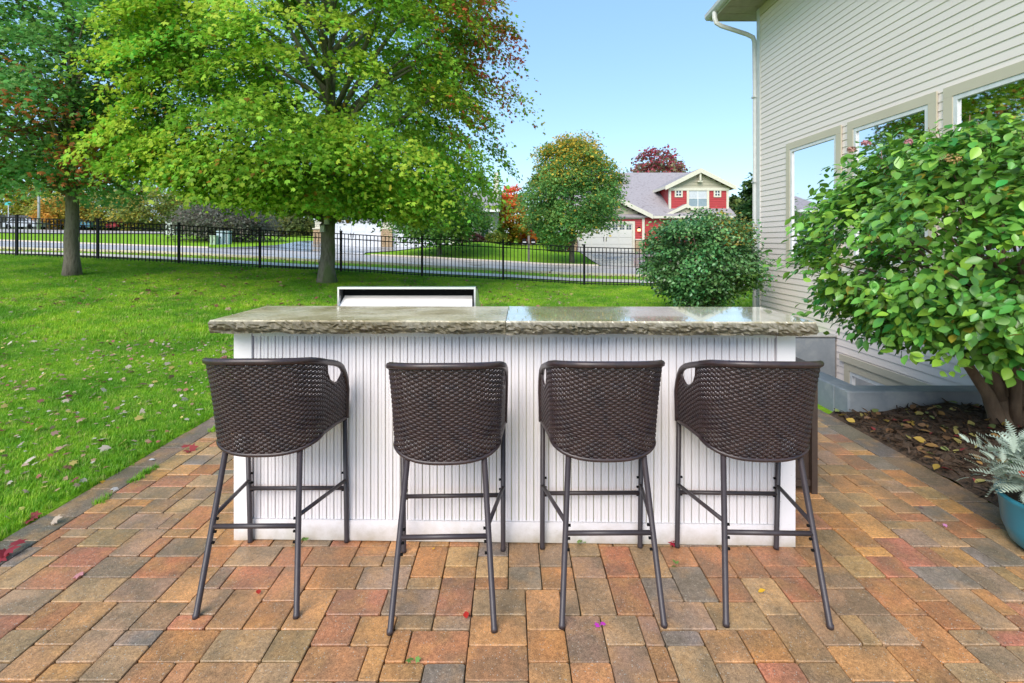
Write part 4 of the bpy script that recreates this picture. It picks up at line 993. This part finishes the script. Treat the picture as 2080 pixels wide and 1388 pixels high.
# lit wall lamp
m,n,p,_=nodes('lamp_glow'); p.inputs['Base Color'].default_value=(1,.75,.35,1); p.inputs['Emission Color'].default_value=(1,.7,.3,1); p.inputs['Emission Strength'].default_value=.8; GLOW=m
wl=MB().box(X(1297)-.1,X(1297)+.1,Yh-.28,Yh-.04,Zp(470),Zp(465)).build('wall_lamp',GLOW,rh); MB().prism([(X(1297)-.16,Zp(465)+.001),(X(1297)+.16,Zp(465)+.001),(X(1297),Zp(461))],Yh-.32,Yh-.04).build('lamp_cap',IRON,wl)
# main roof
ez=Zp(439); rY=50.5; rz=zpx(351,rY); m=MB(); xa,xb=X(1316)-.1,X(1494)
def slab_roof(xa0,xa1,xb0,xb1,y0,z0,y1,z1,th=.15):
    mb=MB(); mb.add([(xa0,y0,z0),(xa1,y0,z0),(xb1,y1,z1),(xb0,y1,z1),(xa0,y0,z0-th),(xa1,y0,z0-th),(xb1,y1,z1-th),(xb0,y1,z1-th)],[(0,1,2,3),(7,6,5,4),(0,4,5,1),(1,5,6,2),(2,6,7,3),(3,7,4,0)]); return mb
slab_roof(4.0,X(1494),4.0,X(1494),41.7,ez,rY,rz).build('roof',ROOFM,rh)
slab_roof(4.0,X(1494),4.0,X(1494),60,ez,rY+.01,rz-.01).build('roof',ROOFM,rh)
MB().box(X(1322)+.06,X(1494),41.56,41.69,ez-.22,ez-.02).build('gutter',CREAM,rh)
MB().prism([(0,0),(1,0),(.5,0)],0,0) if False else None
sidew=MB(); sidew.add([(X(1492),42.7,gz0),(X(1492),59,gz0),(X(1492),59,ez),(X(1492),rY,rz-.2),(X(1492),42.7,ez)],[(0,1,2,3,4)]); sidew.build('side_wall',RED,rh)
# small gable over the second garage
gable_roof(rh,X(1353),X(1437),Zp(438),Zp(417),Yh+.1,Yh+4,.12,.2)
MB().prism([(X(1356),Zp(438)),(X(1434),Zp(438)),(X(1395),Zp(419))],Yh+.25,Yh+.3).build('gable_wall',TAUPE,rh)
# dormer
Yd=43.0; XD=lambda px:(px-1040)*Yd/1000; ZD=lambda py:zpx(py,Yd)
MB().box(XD(1361),XD(1478),Yd,Yd+7,ZD(433),ZD(381)).build('dormer_wall',RED,rh)
lap(rh,'dormer_siding',RED,XD(1362),XD(1477),ZD(433),ZD(382),Yd,.2)
for a,b in ((1358.5,1362.5),(1475,1479.5)): MB().box(XD(a),XD(b),Yd-.09,Yd+.15,ZD(433),ZD(382)).build('corner_trim',CREAM,rh)
dx0,dx1=XD(1349),XD(1490); dzb,dzt=ZD(382.5),ZD(346.5); dcx=(dx0+dx1)/2
MB().prism([(dx0+.45,dzb),(dx1-.45,dzb),(dcx,dzt-.2)],Yd-.02,Yd+.05).build('gable_wall',TAUPE,rh)
lap(rh,'gable_siding',TAUPE,dx0,dx1,dzb,dzt-.25,Yd-.03,.26,lambda z:(dx0+.4+(z-dzb)/(dzt-dzb)*(dcx-dx0-.15),dx1-.4-(z-dzb)/(dzt-dzb)*(dx1-dcx-.15)))
MB().box(dx0+.4,dx1-.4,Yd-.12,Yd-.036,dzb-.22,dzb+.03).build('frieze',CREAM,rh)
gable_roof(rh,dx0,dx1,dzb,dzt,Yd-.45,Yd+7.4)
br=MB(); br.box(dcx-.07,dcx+.07,Yd-.4,Yd-.1,dzt-.95,dzt-.26); br.box(dcx-.2,dcx+.2,Yd-.35,Yd-.12,dzt-1.05,dzt-.951); br.build('gable_bracket',CREAM,rh)
def hwin(par,x0,x1,z0,z1,Y,trim=.13,cols=2,rows=2,glass=PANE,lower=None):
    t=MB(); t.box(x0-trim,x1+trim,Y-.1,Y-.04,z1,z1+trim); t.box(x0-trim,x1+trim,Y-.1,Y-.04,z0-trim,z0); t.box(x0-trim,x0,Y-.1,Y-.04,z0+.001,z1-.001); t.box(x1,x1+trim,Y-.1,Y-.04,z0+.001,z1-.001); o=t.build('window',CREAM,par)
    MB().box(x0+.001,x1-.001,Y-.055,Y-.05,z0,(z0+z1)/2 if lower else z1).build('pane',lower or glass,o)
    if lower: MB().box(x0+.001,x1-.001,Y-.055,Y-.05,(z0+z1)/2+.001,z1).build('pane',glass,o)
    q=MB()
    for i in range(1,cols): c=x0+(x1-x0)*i/cols; q.box(c-.03,c+.03,Y-.075,Y-.0555,z0,z1)
    for i in range(1,rows): c=z0+(z1-z0)*i/rows; q.box(x0,x1,Y-.079,Y-.0755,c-.03,c+.03)
    q.build('mullion',WHT,o)
hwin(rh,XD(1373),XD(1383),ZD(398),ZD(388),Yd,glass=PANE); hwin(rh,XD(1452),XD(1461),ZD(398),ZD(388),Yd)
hwin(rh,XD(1399),XD(1435),ZD(419.5),ZD(387),Yd,.2,2,2,CURT,mat('grey_blue_pane',(.25,.32,.36),rough=.15))

# ------------------------------------------------------------------ white house behind the maple
wh=empty('white_house',(0,0,0),label='pale house with white garage doors half hidden behind the big maple',cat='house')
wz=.88; BEIGE=mat('pale_lap_siding',(.58,.55,.45),(.54,.51,.42),1,.6)
MB().box(X(640),X(925),42,50,wz-.3,Zp(428)).build('garage_wall',BEIGE,wh); lap(wh,'lap_siding',BEIGE,X(640),X(925),wz,Zp(430),42,.2)
MB().box(X(925)+.01,X(1008),44,52,wz-.3,Zp(432)).build('side_wall',BEIGE,wh)
garage_door(wh,X(658),X(774),wz,Zp(441),41.95,DWHITE,True,8); garage_door(wh,X(801),X(915),wz,Zp(441),41.95,DWHITE,True,8)
stones(wh,X(776),X(799),41.6,41.94,wz-.2,Zp(466),5); stones(wh,X(640),X(655),41.6,41.94,wz-.2,Zp(466),6)
for a,b in ((774.5,777),(798.5,800.8),(655,657.8)): MB().box(X(a),X(b),41.88,41.96,wz,Zp(441)).build('door_trim',WHT,wh)
slab_roof(X(630),X(1016),X(650),X(1016),41.3,Zp(427),48,zpx(388,48)).build('roof',ROOFM,wh); slab_roof(X(630),X(1016),X(650),X(1016),54.7,Zp(427),48.01,zpx(388,48)-.01).build('roof',ROOFM,wh)
MB().box(X(630),X(1016),41.15,41.29,Zp(427)-.2,Zp(427)-.01).build('gutter',WHT,wh)
for a,b in ((940,953),(975,990)): hwin(wh,X(a),X(b),wz+.9,wz+2.2,43.95,.1)
MB().box(X(1000),X(1008)+.1,45.5,46.8,wz,zpx(352,46)).build('chimney',BEIGE,wh)
for px_ in (960,998): MB().tube([(X(px_),42.6,wz-.2),(X(px_),42.6,Zp(436))],.09,8).build('porch_post',WHT,wh)

# ------------------------------------------------------------------ street furniture
def mailbox(px,Y,lab,dx):
    pass
mp=empty('mailbox_post',(atpx(1074,29.3),29.3,zz(atpx(1074,29.3),29.3)),label='grey wooden post carrying two black mailboxes by the road',cat='mailbox')
GREYW=mat('grey_wood',(.22,.2,.18),rough=.9); MB().box(-.06,.06,-.06,.06,-.05,1.62).build('post',GREYW,mp); MB().box(-.42,.42,-.05,.05,1.08,1.16).build('arm',GREYW,mp)
for s_ in (-.26,.26):
    mbx=MB(); pr=[(s_-.13,1.161),(s_+.13,1.161),(s_+.13,1.33)]+[(s_+.13*math.cos(t),1.33+.13*math.sin(t)) for t in np.linspace(.2,math.pi-.2,7)]+[(s_-.13,1.33)]
    mbx.prism(pr,-.25,.25); b=mbx.build('mailbox',IRON,mp); MB().box(s_-.1,s_+.1,-.262,-.2505,1.22,1.27).build('number_plate',WHT,b); MB().box(s_+.131,s_+.145,-.1,.02,1.3,1.42).build('flag',mat('flag_red',(.5,.03,.03)),b)
UTG=mat('utility_green',(.36,.47,.34),rough=.6); UTB=mat('utility_grey_blue',(.42,.52,.58),rough=.6)
def ubox(px,Y,w,h,d,m_,lab,cat='utility box'):
    x=atpx(px,Y); u=empty('utility_box',(x,Y,zz(x,Y)),label=lab,cat=cat,group='utility boxes across the road')
    MB().box(-w/2,w/2,-d/2,d/2,0,h).build('body',m_,u); MB().box(-w/2-.03,w/2+.03,-d/2-.03,d/2+.03,h+.001,h+.06).build('lid',m_,u); MB().box(-w/2-.08,w/2+.08,-d/2-.08,d/2+.08,-.12,-.001).build('pad',CONCT,u)
    MB().box(-.01,.01,-d/2-.02,-d/2-.001,.1,h-.05).build('door_seam',IRON,u); MB().box(w*.2,w*.3,-d/2-.03,-d/2-.001,h*.5,h*.6).build('lock',IRON,u)
ubox(435,33.5,.35,.55,.35,UTG,'narrow pale green utility box left of the silvery tree trunk')
ubox(449,34.0,.40,.85,.4,UTB,'grey-blue utility box just left of the silvery tree trunk'); ubox(461,34.2,.40,.85,.4,UTB,'grey-blue utility box just right of the silvery tree trunk')
ubox(351,50,.95,1.25,.7,mat('utility_white',(.6,.64,.62)),'large white utility cabinet on the far lawn left of the silvery tree')
# street lamp, street sign
sl=empty('street_lamp',(atpx(79,62),62,zz(atpx(79,62),62)),label='thin grey street lamp pole at the far left road',cat='street lamp')
GALV=mat('galvanised',(.5,.52,.52),rough=.45,metal=.3); MB().tube([(0,0,0),(0,0,5.2),(0,0,6.8)],[.16,.12,.1],8).build('pole',GALV,sl); MB().lathe([(.02,7.1),(.3,7.0),(.34,6.85),(.1,6.8)],10).build('lamp_head',mat('teal_metal',(.1,.4,.38)),sl)
TEAL=mat('teal_sign',(.05,.42,.40),rough=.5)
ss=empty('street_sign',(atpx(17,56),56,zz(atpx(17,56),56)),label='small teal street name sign at the far left edge',cat='street sign'); MB().tube([(0,0,0),(0,0,2.9)],.04,6).build('post',GALV,ss); MB().prism([(-.4,2.9),(.4,2.9),(.38,3.12),(.15,3.32),(-.15,3.32),(-.38,3.12)],-.03,.03).build('sign_panel',TEAL,ss)
# cars
def car(px,Y,color,lab,rz=0,name='parked_car',zoff=0):
    x=atpx(px,Y); c=empty(name,(x,Y,zz(x,Y)+.1),rz,label=lab,cat='car',group='cars parked far left across the road')
    paint=mat('car_paint',color,rough=.25); prof=[(-2.2,.25),(-2.2,.75),(-1.5,.92),(-.9,1.4),(.7,1.42),(1.45,.98),(2.15,.85),(2.2,.3)]
    MB().prism(prof,-.85,.85).build('body',paint,c); MB().prism([(-1.3,.95),(-.85,1.34),(.62,1.36),(1.25,.99)],-.86,.86).build('side_window',PANE,c)
    for wx in (-1.35,1.35):
        for wy in (-.8,.8):
            MB().tube([(wx,wy-.1,.32),(wx,wy+.1,.32)],.32,12).build('wheel',BLACK,c)
    for wy in (-.6,.6): MB().box(-2.225,-2.201,wy-.15,wy+.15,.6,.75).build('tail_light',mat('tail_red',(.4,.02,.02)),c)
car(160,66,(.12,.32,.55),'blue car far across the road, partly behind the left tree trunk',0)
car(253,68,(.5,.03,.06),'red car far off, its rear toward the lawn',R(88)); car(263,70,(.6,.62,.66),'white car far off beside the red car',R(80)); car(52,63,(.45,.48,.55),'pale grey car far off near the street lamp',0)
# dark fence far left
df=empty('privacy_fence',(0,0,0),label='dark wooden privacy fence far left beneath the autumn trees',cat='fence'); DKW=mat('dark_wood',(.06,.06,.075),(.09,.085,.1),3,.8)
for i in range(95):
    x=-84+i*.55; y=68+ (x+60)*.03; MB().box(x,x+.52,y,y+.05,zz(x,y)-.3,zz(x,y)+(1.9 if x<-64 else 1.25)).build('board',DKW,df)

# ------------------------------------------------------------------ shrub by the fence corner
def shr(P,col,n,cl):
    k=(P[:,2]>1.35)&(P[:,0]>.1)&(P[:,0]<.8)&(rng.random(n)<.35); col[k]=np.array([.34,.27,.04])*rng.uniform(.7,1.2,(k.sum(),1))
    k=(P[:,2]<.9)&(P[:,0]>.2)&(rng.random(n)<.4); col[k]=np.array([.16,.30,.05])*rng.uniform(.7,1.2,(k.sum(),1)); return col
bush('boxwood_shrub','rounded dark green shrub by the downspout corner of the cream house',3.47,9.0,1.02,1.98,(.11,.25,.08),260,105,.055,.4,shr,GLOSSLEAF,z0=.22,stems=90,shape=OVAL,faces=OVAL_F,inner=.5,spread=.115,egg=-.0)

# ------------------------------------------------------------------ viburnum on the right
VB=(3.62,3.62,.06)
vt=empty('viburnum_shrub',VB,label='large glossy-leaved viburnum growing from the mulch bed by the house wall',cat='shrub')
tb_=MB(); g=random.Random(21)
tb_.tube([(-.02,0,-.05),(0,0,.02),(-.01,.01,.12),(-.03,0,.24)],[.14,.095,.075,.055],12)
tb_.tube([(-.06,-.02,-.02),(-.09,-.03,.10),(-.17,-.05,.26),(-.33,-.08,.46),(-.5,-.1,.75)],[.06,.05,.04,.032,.02],8); tb_.tube([(.07,.0,-.02),(.10,.0,.12),(.19,.02,.3),(.27,.03,.55),(.3,.05,.9)],[.055,.045,.035,.03,.02],8)
tb_.tube([(.02,-.06,.05),(.0,-.08,.2),(-.03,-.12,.42),(-.1,-.15,.8)],[.04,.034,.028,.02],8)
tb_.tube([(-.04,0,.22),(-.12,-.02,.40),(-.3,-.08,.60),(-.6,-.15,.95)],[.06,.045,.035,.02],8); tb_.tube([(-.03,0,.24),(.05,.02,.42),(.12,.05,.7),(.2,0,1.3)],[.06,.05,.04,.02],8)
tb_.tube([(-.02,0,.2),(.16,-.05,.36),(.34,-.1,.48),(.6,-.2,.8)],[.055,.04,.03,.02],8); tb_.tube([(-.04,0,.25),(-.06,.06,.5),(-.15,.1,1.0),(-.2,.1,1.5)],[.05,.04,.03,.02],8)
tb_.tube([(.03,-.06,.1),(.2,-.1,.22),(.26,-.12,.36)],[.03,.018,.008],6)
VC=np.array((.09,-.0,1.30)); VR=np.array((1.36,1.08,.96))
clv=ellipsoid_clumps(VC,VR,430,.55,.4,.62,seed=31)
dq=(clv-VC)/VR; clv=VC+VR*np.sign(dq)*np.abs(dq)**.70*np.array([.90,.93,.92]); clv[:,2]+=np.where(clv[:,0]<-.6,.12,0)*(clv[:,2]<.9)
keepc=clv[:,0]+VB[0]<4.8; clv=clv[keepc]
for e in clv[::6]:
    s=Vector((g.uniform(-.25,.2),g.uniform(-.12,.12),.55+g.uniform(0,.3))); e=Vector(e); tb_.tube([s,s.lerp(e,.5)+Vector((0,0,.05)),e],[.014,.009,.004],5)
for i in range(34):
    a=g.uniform(0,6.28); r_=g.uniform(.2,.95); hx,hy=VC[0]+math.cos(a)*r_*1.3,VC[1]+math.sin(a)*r_*.95; hz=VC[2]+.9*math.sqrt(max(0,1-r_*r_*.9))
    tb_.tube([(hx*.8,hy*.8,hz-.28),(hx,hy,hz),(hx*1.04+g.uniform(-.03,.03),hy*1.04,hz+g.uniform(.03,.14))],[.006,.004,.003],5)
tb_.build('trunk',mat('brown_bark',(.13,.08,.05),(.2,.13,.08),20,.9,b=.8,bscale=60,bdist=.008,stretch=(1,1,.4)),vt)
def vcol(P,col,n,cl):
    k=rng.random(n)<.014; col[k]=np.array([.40,.34,.04]); k=(rng.random(n)<.08)|((P[:,2]<1.0)&(rng.random(n)<.14)); col[k]=np.array([.26,.46,.05])*rng.uniform(.8,1.2,(k.sum(),1)); return col
P,Nn,D,sz,col=crown_leaves(clv,58,.10,.6,.066,(.16,.36,.055),.3,vcol,.45,.3,center=(0,0,.5),up=.5,zlow=lambda P: np.where(P[:,0]<-.5,.62-.1*(P[:,0]+.5),np.interp(P[:,0],[-.5,-.1,1.2],[.64,.80,.76])))
order=np.argsort(np.linalg.norm(P+np.array(VB)-np.array([0,0,CAMZ]),axis=1)); near=order[:300]; rest=order[300:]
def vein_leaf(seed):
    g=random.Random(seed); pts=[(0,0),(.17,.14),(.30,.36),(.31,.56),(.20,.8),(0,1.05)]; mb=MB(); v=[]; 
    ctr=[(0,y,-.02*math.sin(y*3)-.12*y*y) for _,y in pts]
    rt=[(x,y,.07*x*3-.12*y*y+g.uniform(-.01,.01)) for x,y in pts[1:-1]]; lf=[(-x,y,.07*x*3-.12*y*y+g.uniform(-.01,.01)) for x,y in pts[1:-1]]
    v=ctr+rt+lf; f=[(0,6,1),(0,1,10),(4,9,5),(4,5,13)]
    for i in range(3): f+=[(1+i,6+i,7+i,2+i),(1+i,2+i,11+i,10+i)]
    mb.add(v,f,0,True); return mb
VOBJ=None
def leaf_obj_mat():
    m,n,p,out=nodes('viburnum_leaf'); oi=N(n,'ShaderNodeObjectInfo'); n.links.new(oi.outputs['Color'],p.inputs['Base Color']); p.inputs['Roughness'].default_value=.3
    t=N(n,'ShaderNodeBsdfTranslucent'); n.links.new(oi.outputs['Color'],t.inputs[0]); mx_=N(n,'ShaderNodeMixShader'); mx_.inputs[0].default_value=.25
    n.links.new(p.outputs[0],mx_.inputs[1]); n.links.new(t.outputs[0],mx_.inputs[2]); n.links.new(mx_.outputs[0],out.inputs[0]); return m
VL=leaf_obj_mat(); vms=[vein_leaf(i).mesh('leaf',VL) for i in range(4)]
for i in near:
    nn=Vector(Nn[i]).normalized(); dd=Vector(D[i]); sd_=dd.cross(nn).normalized(); dd=nn.cross(sd_)
    Mx=Matrix((sd_,dd,nn)).transposed().to_4x4(); Mx=Matrix.Translation(Vector(P[i]))@Mx@Matrix.Scale(float(sz[i]),4)
    o=bpy.data.objects.new('leaf',vms[int(i)%4]); o.color=(*[float(c) for c in col[i]],1); C.link(o); o.parent=vt; o.matrix_local=Mx
VS=[tuple(v.co) for v in vms[0].vertices]; VF=[tuple(p.vertices) for p in vms[0].polygons]
leafset('foliage',VS,VF,P[rest],Nn[rest],D[rest],sz[rest],col[rest],GLOSSLEAF,vt,kind='stuff')
# dried and pink flower heads
def head(name,px,py,Y,color,r,lab):
    p=np.array((atpx(px,Y),Y,zpx(py,Y)))-np.array(VB); n=70; d=unit(rng.normal(0,1,(n,3))); d[:,2]=np.abs(d[:,2])*.8
    o=leafset(name,KITE,KITE_F,p+d*r*rng.uniform(.4,1,(n,1)),d,rng.normal(0,1,(n,3)),rng.uniform(.012,.022,n),np.array(color)*rng.uniform(.6,1.3,(n,1)),PETAL,vt,kind='stuff'); o['label']=lab
head('flower_head',1932,328,2.95,(.42,.27,.10),.065,'dried tan flower head'); head('flower_head',1758,292,3.0,(.5,.22,.24),.028,'small pink flower cluster'); head('flower_head',1846,290,2.95,(.5,.22,.24),.026,'small pink flower cluster'); head('flower_head',1730,305,3.0,(.45,.25,.2),.026,'small faded pink flower cluster')

# ------------------------------------------------------------------ planter
pt=empty('flower_pot',(2.50,2.25,0),label='teal flower pot with silvery dusty miller at the right edge of the patio',cat='flower pot')
POT=mat('teal_glaze',(.035,.22,.30),(.05,.26,.34),4,.3)
MB().lathe([(0,.0),(.13,.0),(.165,.03),(.19,.10),(.20,.20),(.21,.225),(.215,.24),(.20,.245),(.19,.235),(.185,.21),(0,.21)],36).build('pot',POT,pt)
MB().lathe([(0,.212),(.18,.212)],24).build('soil',MULCH,pt)
n=46; P=[];Nn_=[];D_=[];sz_=[]
FERN=[(0,0,0)]; FF=[]
def fern():
    v=[];f=[]; K=9
    for i in range(K):
        y=i/(K-1); b=len(v); w=.30*math.sin(math.pi*(y*.85+.12)); t=.05
        v+= [(-.02,y,-.25*y*y),(.02,y,-.25*y*y),(.02,y+.12,-.25*y*y),(-.02,y+.12,-.25*y*y),(w,y+.16,-.25*y*y+.05),(-w,y+.16,-.25*y*y+.05)]
        f+= [(b+1,b+4,b+2),(b+0,b+3,b+5),(b,b+1,b+2,b+3)]
    return v,f
fv,ff=fern(); n=700
a=rng.uniform(0,6.28,n); el_=rng.uniform(-.35,1.35,n); rd_=rng.uniform(.02,.11,n); D_=np.stack([np.cos(a)*np.cos(el_),np.sin(a)*np.cos(el_),np.sin(el_)],1)
P=np.stack([rng.normal(0,.07,n),rng.normal(0,.07,n),.25+rng.uniform(0,.16,n)],1)+D_*rd_[:,None]; P[:,0]-=.05
leafset('dusty_miller',fv,ff,P,unit(np.cross(np.cross(D_,[0,0,1]),D_)+rng.normal(0,.2,(n,3))),D_,rng.uniform(.045,.095,n),np.array([.44,.52,.42])*rng.uniform(.75,1.2,(n,1)),PETAL,pt,kind='stuff')
n=260; a=rng.uniform(0,6.28,n); P=np.stack([.06+rng.normal(0,.08,n),rng.normal(0,.09,n),.32+rng.uniform(0,.12,n)],1)
leafset('green_leaves',OVAL,OVAL_F,P,unit(rng.normal(0,.6,(n,3))+[0,0,1]),rng.normal(0,1,(n,3)),rng.uniform(.03,.055,n),np.array([.09,.2,.035])*rng.uniform(.7,1.3,(n,1)),LEAF,pt,kind='stuff')
def blossom(x,y,z,color,r=.022):
    n=9; a=np.arange(n)*6.283/n; D2=np.stack([np.cos(a),np.sin(a)-.5,.4+0*a],1); leafset('blossom',OVAL,OVAL_F,np.tile([[x,y,z]],(n,1)),np.tile([[0,-.6,.8]],(n,1)),D2,np.full(n,r),np.array(color)*rng.uniform(.8,1.1,(n,1)),PETAL,pt)
for x,y,z,c in ((-.21,-.05,.385,(.65,.07,.03)),(-.10,-.1,.43,(.6,.06,.04)),(-.03,-.14,.40,(.6,.06,.04)),(0,-.12,.36,(.65,.1,.04)),(.06,-.1,.45,(.6,.06,.05)),(-.02,.02,.50,(.45,.03,.35)),(.12,-.03,.48,(.6,.06,.04))): blossom(x,y,z,c)

# ------------------------------------------------------------------ single leaves and petals on the patio
def patio_leaf(px,py,color,size,lab,name='fallen_leaf',shape=MAPLE,faces=MAPLE_F,cat='leaf',ang=None,nz=1.0,cnt=1):
    Y=CAMZ/((py-490)/1000); x=atpx(px,Y); a=rng.uniform(0,6.28) if ang is None else ang
    PP=np.array([[rng.normal(0,.012)*(cnt>1),rng.normal(0,.012)*(cnt>1),.006+.008*i] for i in range(cnt)]); DD=np.array([[math.cos(a+i*1.7),math.sin(a+i*1.7),.1] for i in range(cnt)])
    o=leafset(name,shape,faces,PP,rng.normal(0,.3,(cnt,3))+[0,0,1],DD,np.full(cnt,size),np.tile([color],(cnt,1)),PETAL); o.location=(x,Y,.004); tag(o,lab,cat,group='single leaves and petals on the pavers'); return o
patio_leaf(20,1130,(.28,.03,.04),.06,'dark red curled maple leaves at the left edge of the pavers',cnt=4)
patio_leaf(170,1167,(.62,.28,.28),.045,'pale pink upturned leaf on an orange paver at left')
patio_leaf(60,1058,(.30,.05,.05),.05,'small dark red leaf on the left border pavers near the grass',cnt=2)
patio_leaf(100,1065,(.5,.4,.3),.05,'tan curled leaf on the left border pavers',cnt=2)
patio_leaf(202,982,(.65,.35,.03),.07,'yellow-orange pointed leaf lying along the lawn edge',shape=OVAL,faces=OVAL_F,ang=.5)
patio_leaf(230,994,(.65,.6,.55),.045,'whitish crumpled leaf just right of the yellow-orange leaf')
patio_leaf(302,938,(.75,.75,.75),.035,'small white leaf on the upper left border paver',shape=OVAL,faces=OVAL_F,ang=.8)
patio_leaf(378,918,(.36,.06,.06),.055,'red maple leaf pair near the leftmost stool',cnt=3)
patio_leaf(526,1212,(.45,.03,.02),.03,'tiny red leaf between the legs of the leftmost stool',shape=OVAL,faces=OVAL_F)
patio_leaf(1217,1270,(.62,.05,.55),.022,'magenta petal on the paver between the legs of the third stool',name='petal',cat='petal',cnt=2)
patio_leaf(948,1262,(.5,.03,.02),.035,'bright red sliver of leaf below the second stool',shape=OVAL,faces=OVAL_F,ang=1.8)
patio_leaf(1540,1208,(.75,.45,.03),.03,'yellow leaf fragment between the legs of the rightmost stool',shape=OVAL,faces=OVAL_F,ang=0)
patio_leaf(1875,1036,(.5,.06,.45),.024,'purple petal on the right-hand pavers',name='petal',cat='petal')
patio_leaf(1918,1068,(.6,.25,.45),.022,'pink petal near the flower pot',name='petal',cat='petal')
patio_leaf(1372,1108,(.45,.03,.06),.035,'crimson and green leaf at the foot of the bar between third and fourth stools',cnt=2)
patio_leaf(882,1120,(.7,.4,.03),.02,'tiny yellow leaf at the foot of the bar beside the second stool',shape=OVAL,faces=OVAL_F)
patio_leaf(822,1112,(.5,.12,.2),.025,'dull pink petal by the foot of the second stool',name='petal',cat='petal')
patio_leaf(848,1350,(.15,.3,.06),.02,'small green sprig in a joint at the bottom of the picture',name='weed_sprig',cat='weed',cnt=3)
patio_leaf(608,1108,(.15,.28,.06),.025,'green weed at the foot of the bar behind the leftmost stool',name='weed_sprig',cat='weed',cnt=4)
patio_leaf(1370,1150,(.15,.3,.06),.02,'small green sprig in a joint right of the third stool',name='weed_sprig',cat='weed',cnt=3)
patio_leaf(1180,1108,(.2,.3,.08),.022,'green weed at the foot of the bar behind the third stool',name='weed_sprig',cat='weed',cnt=3)
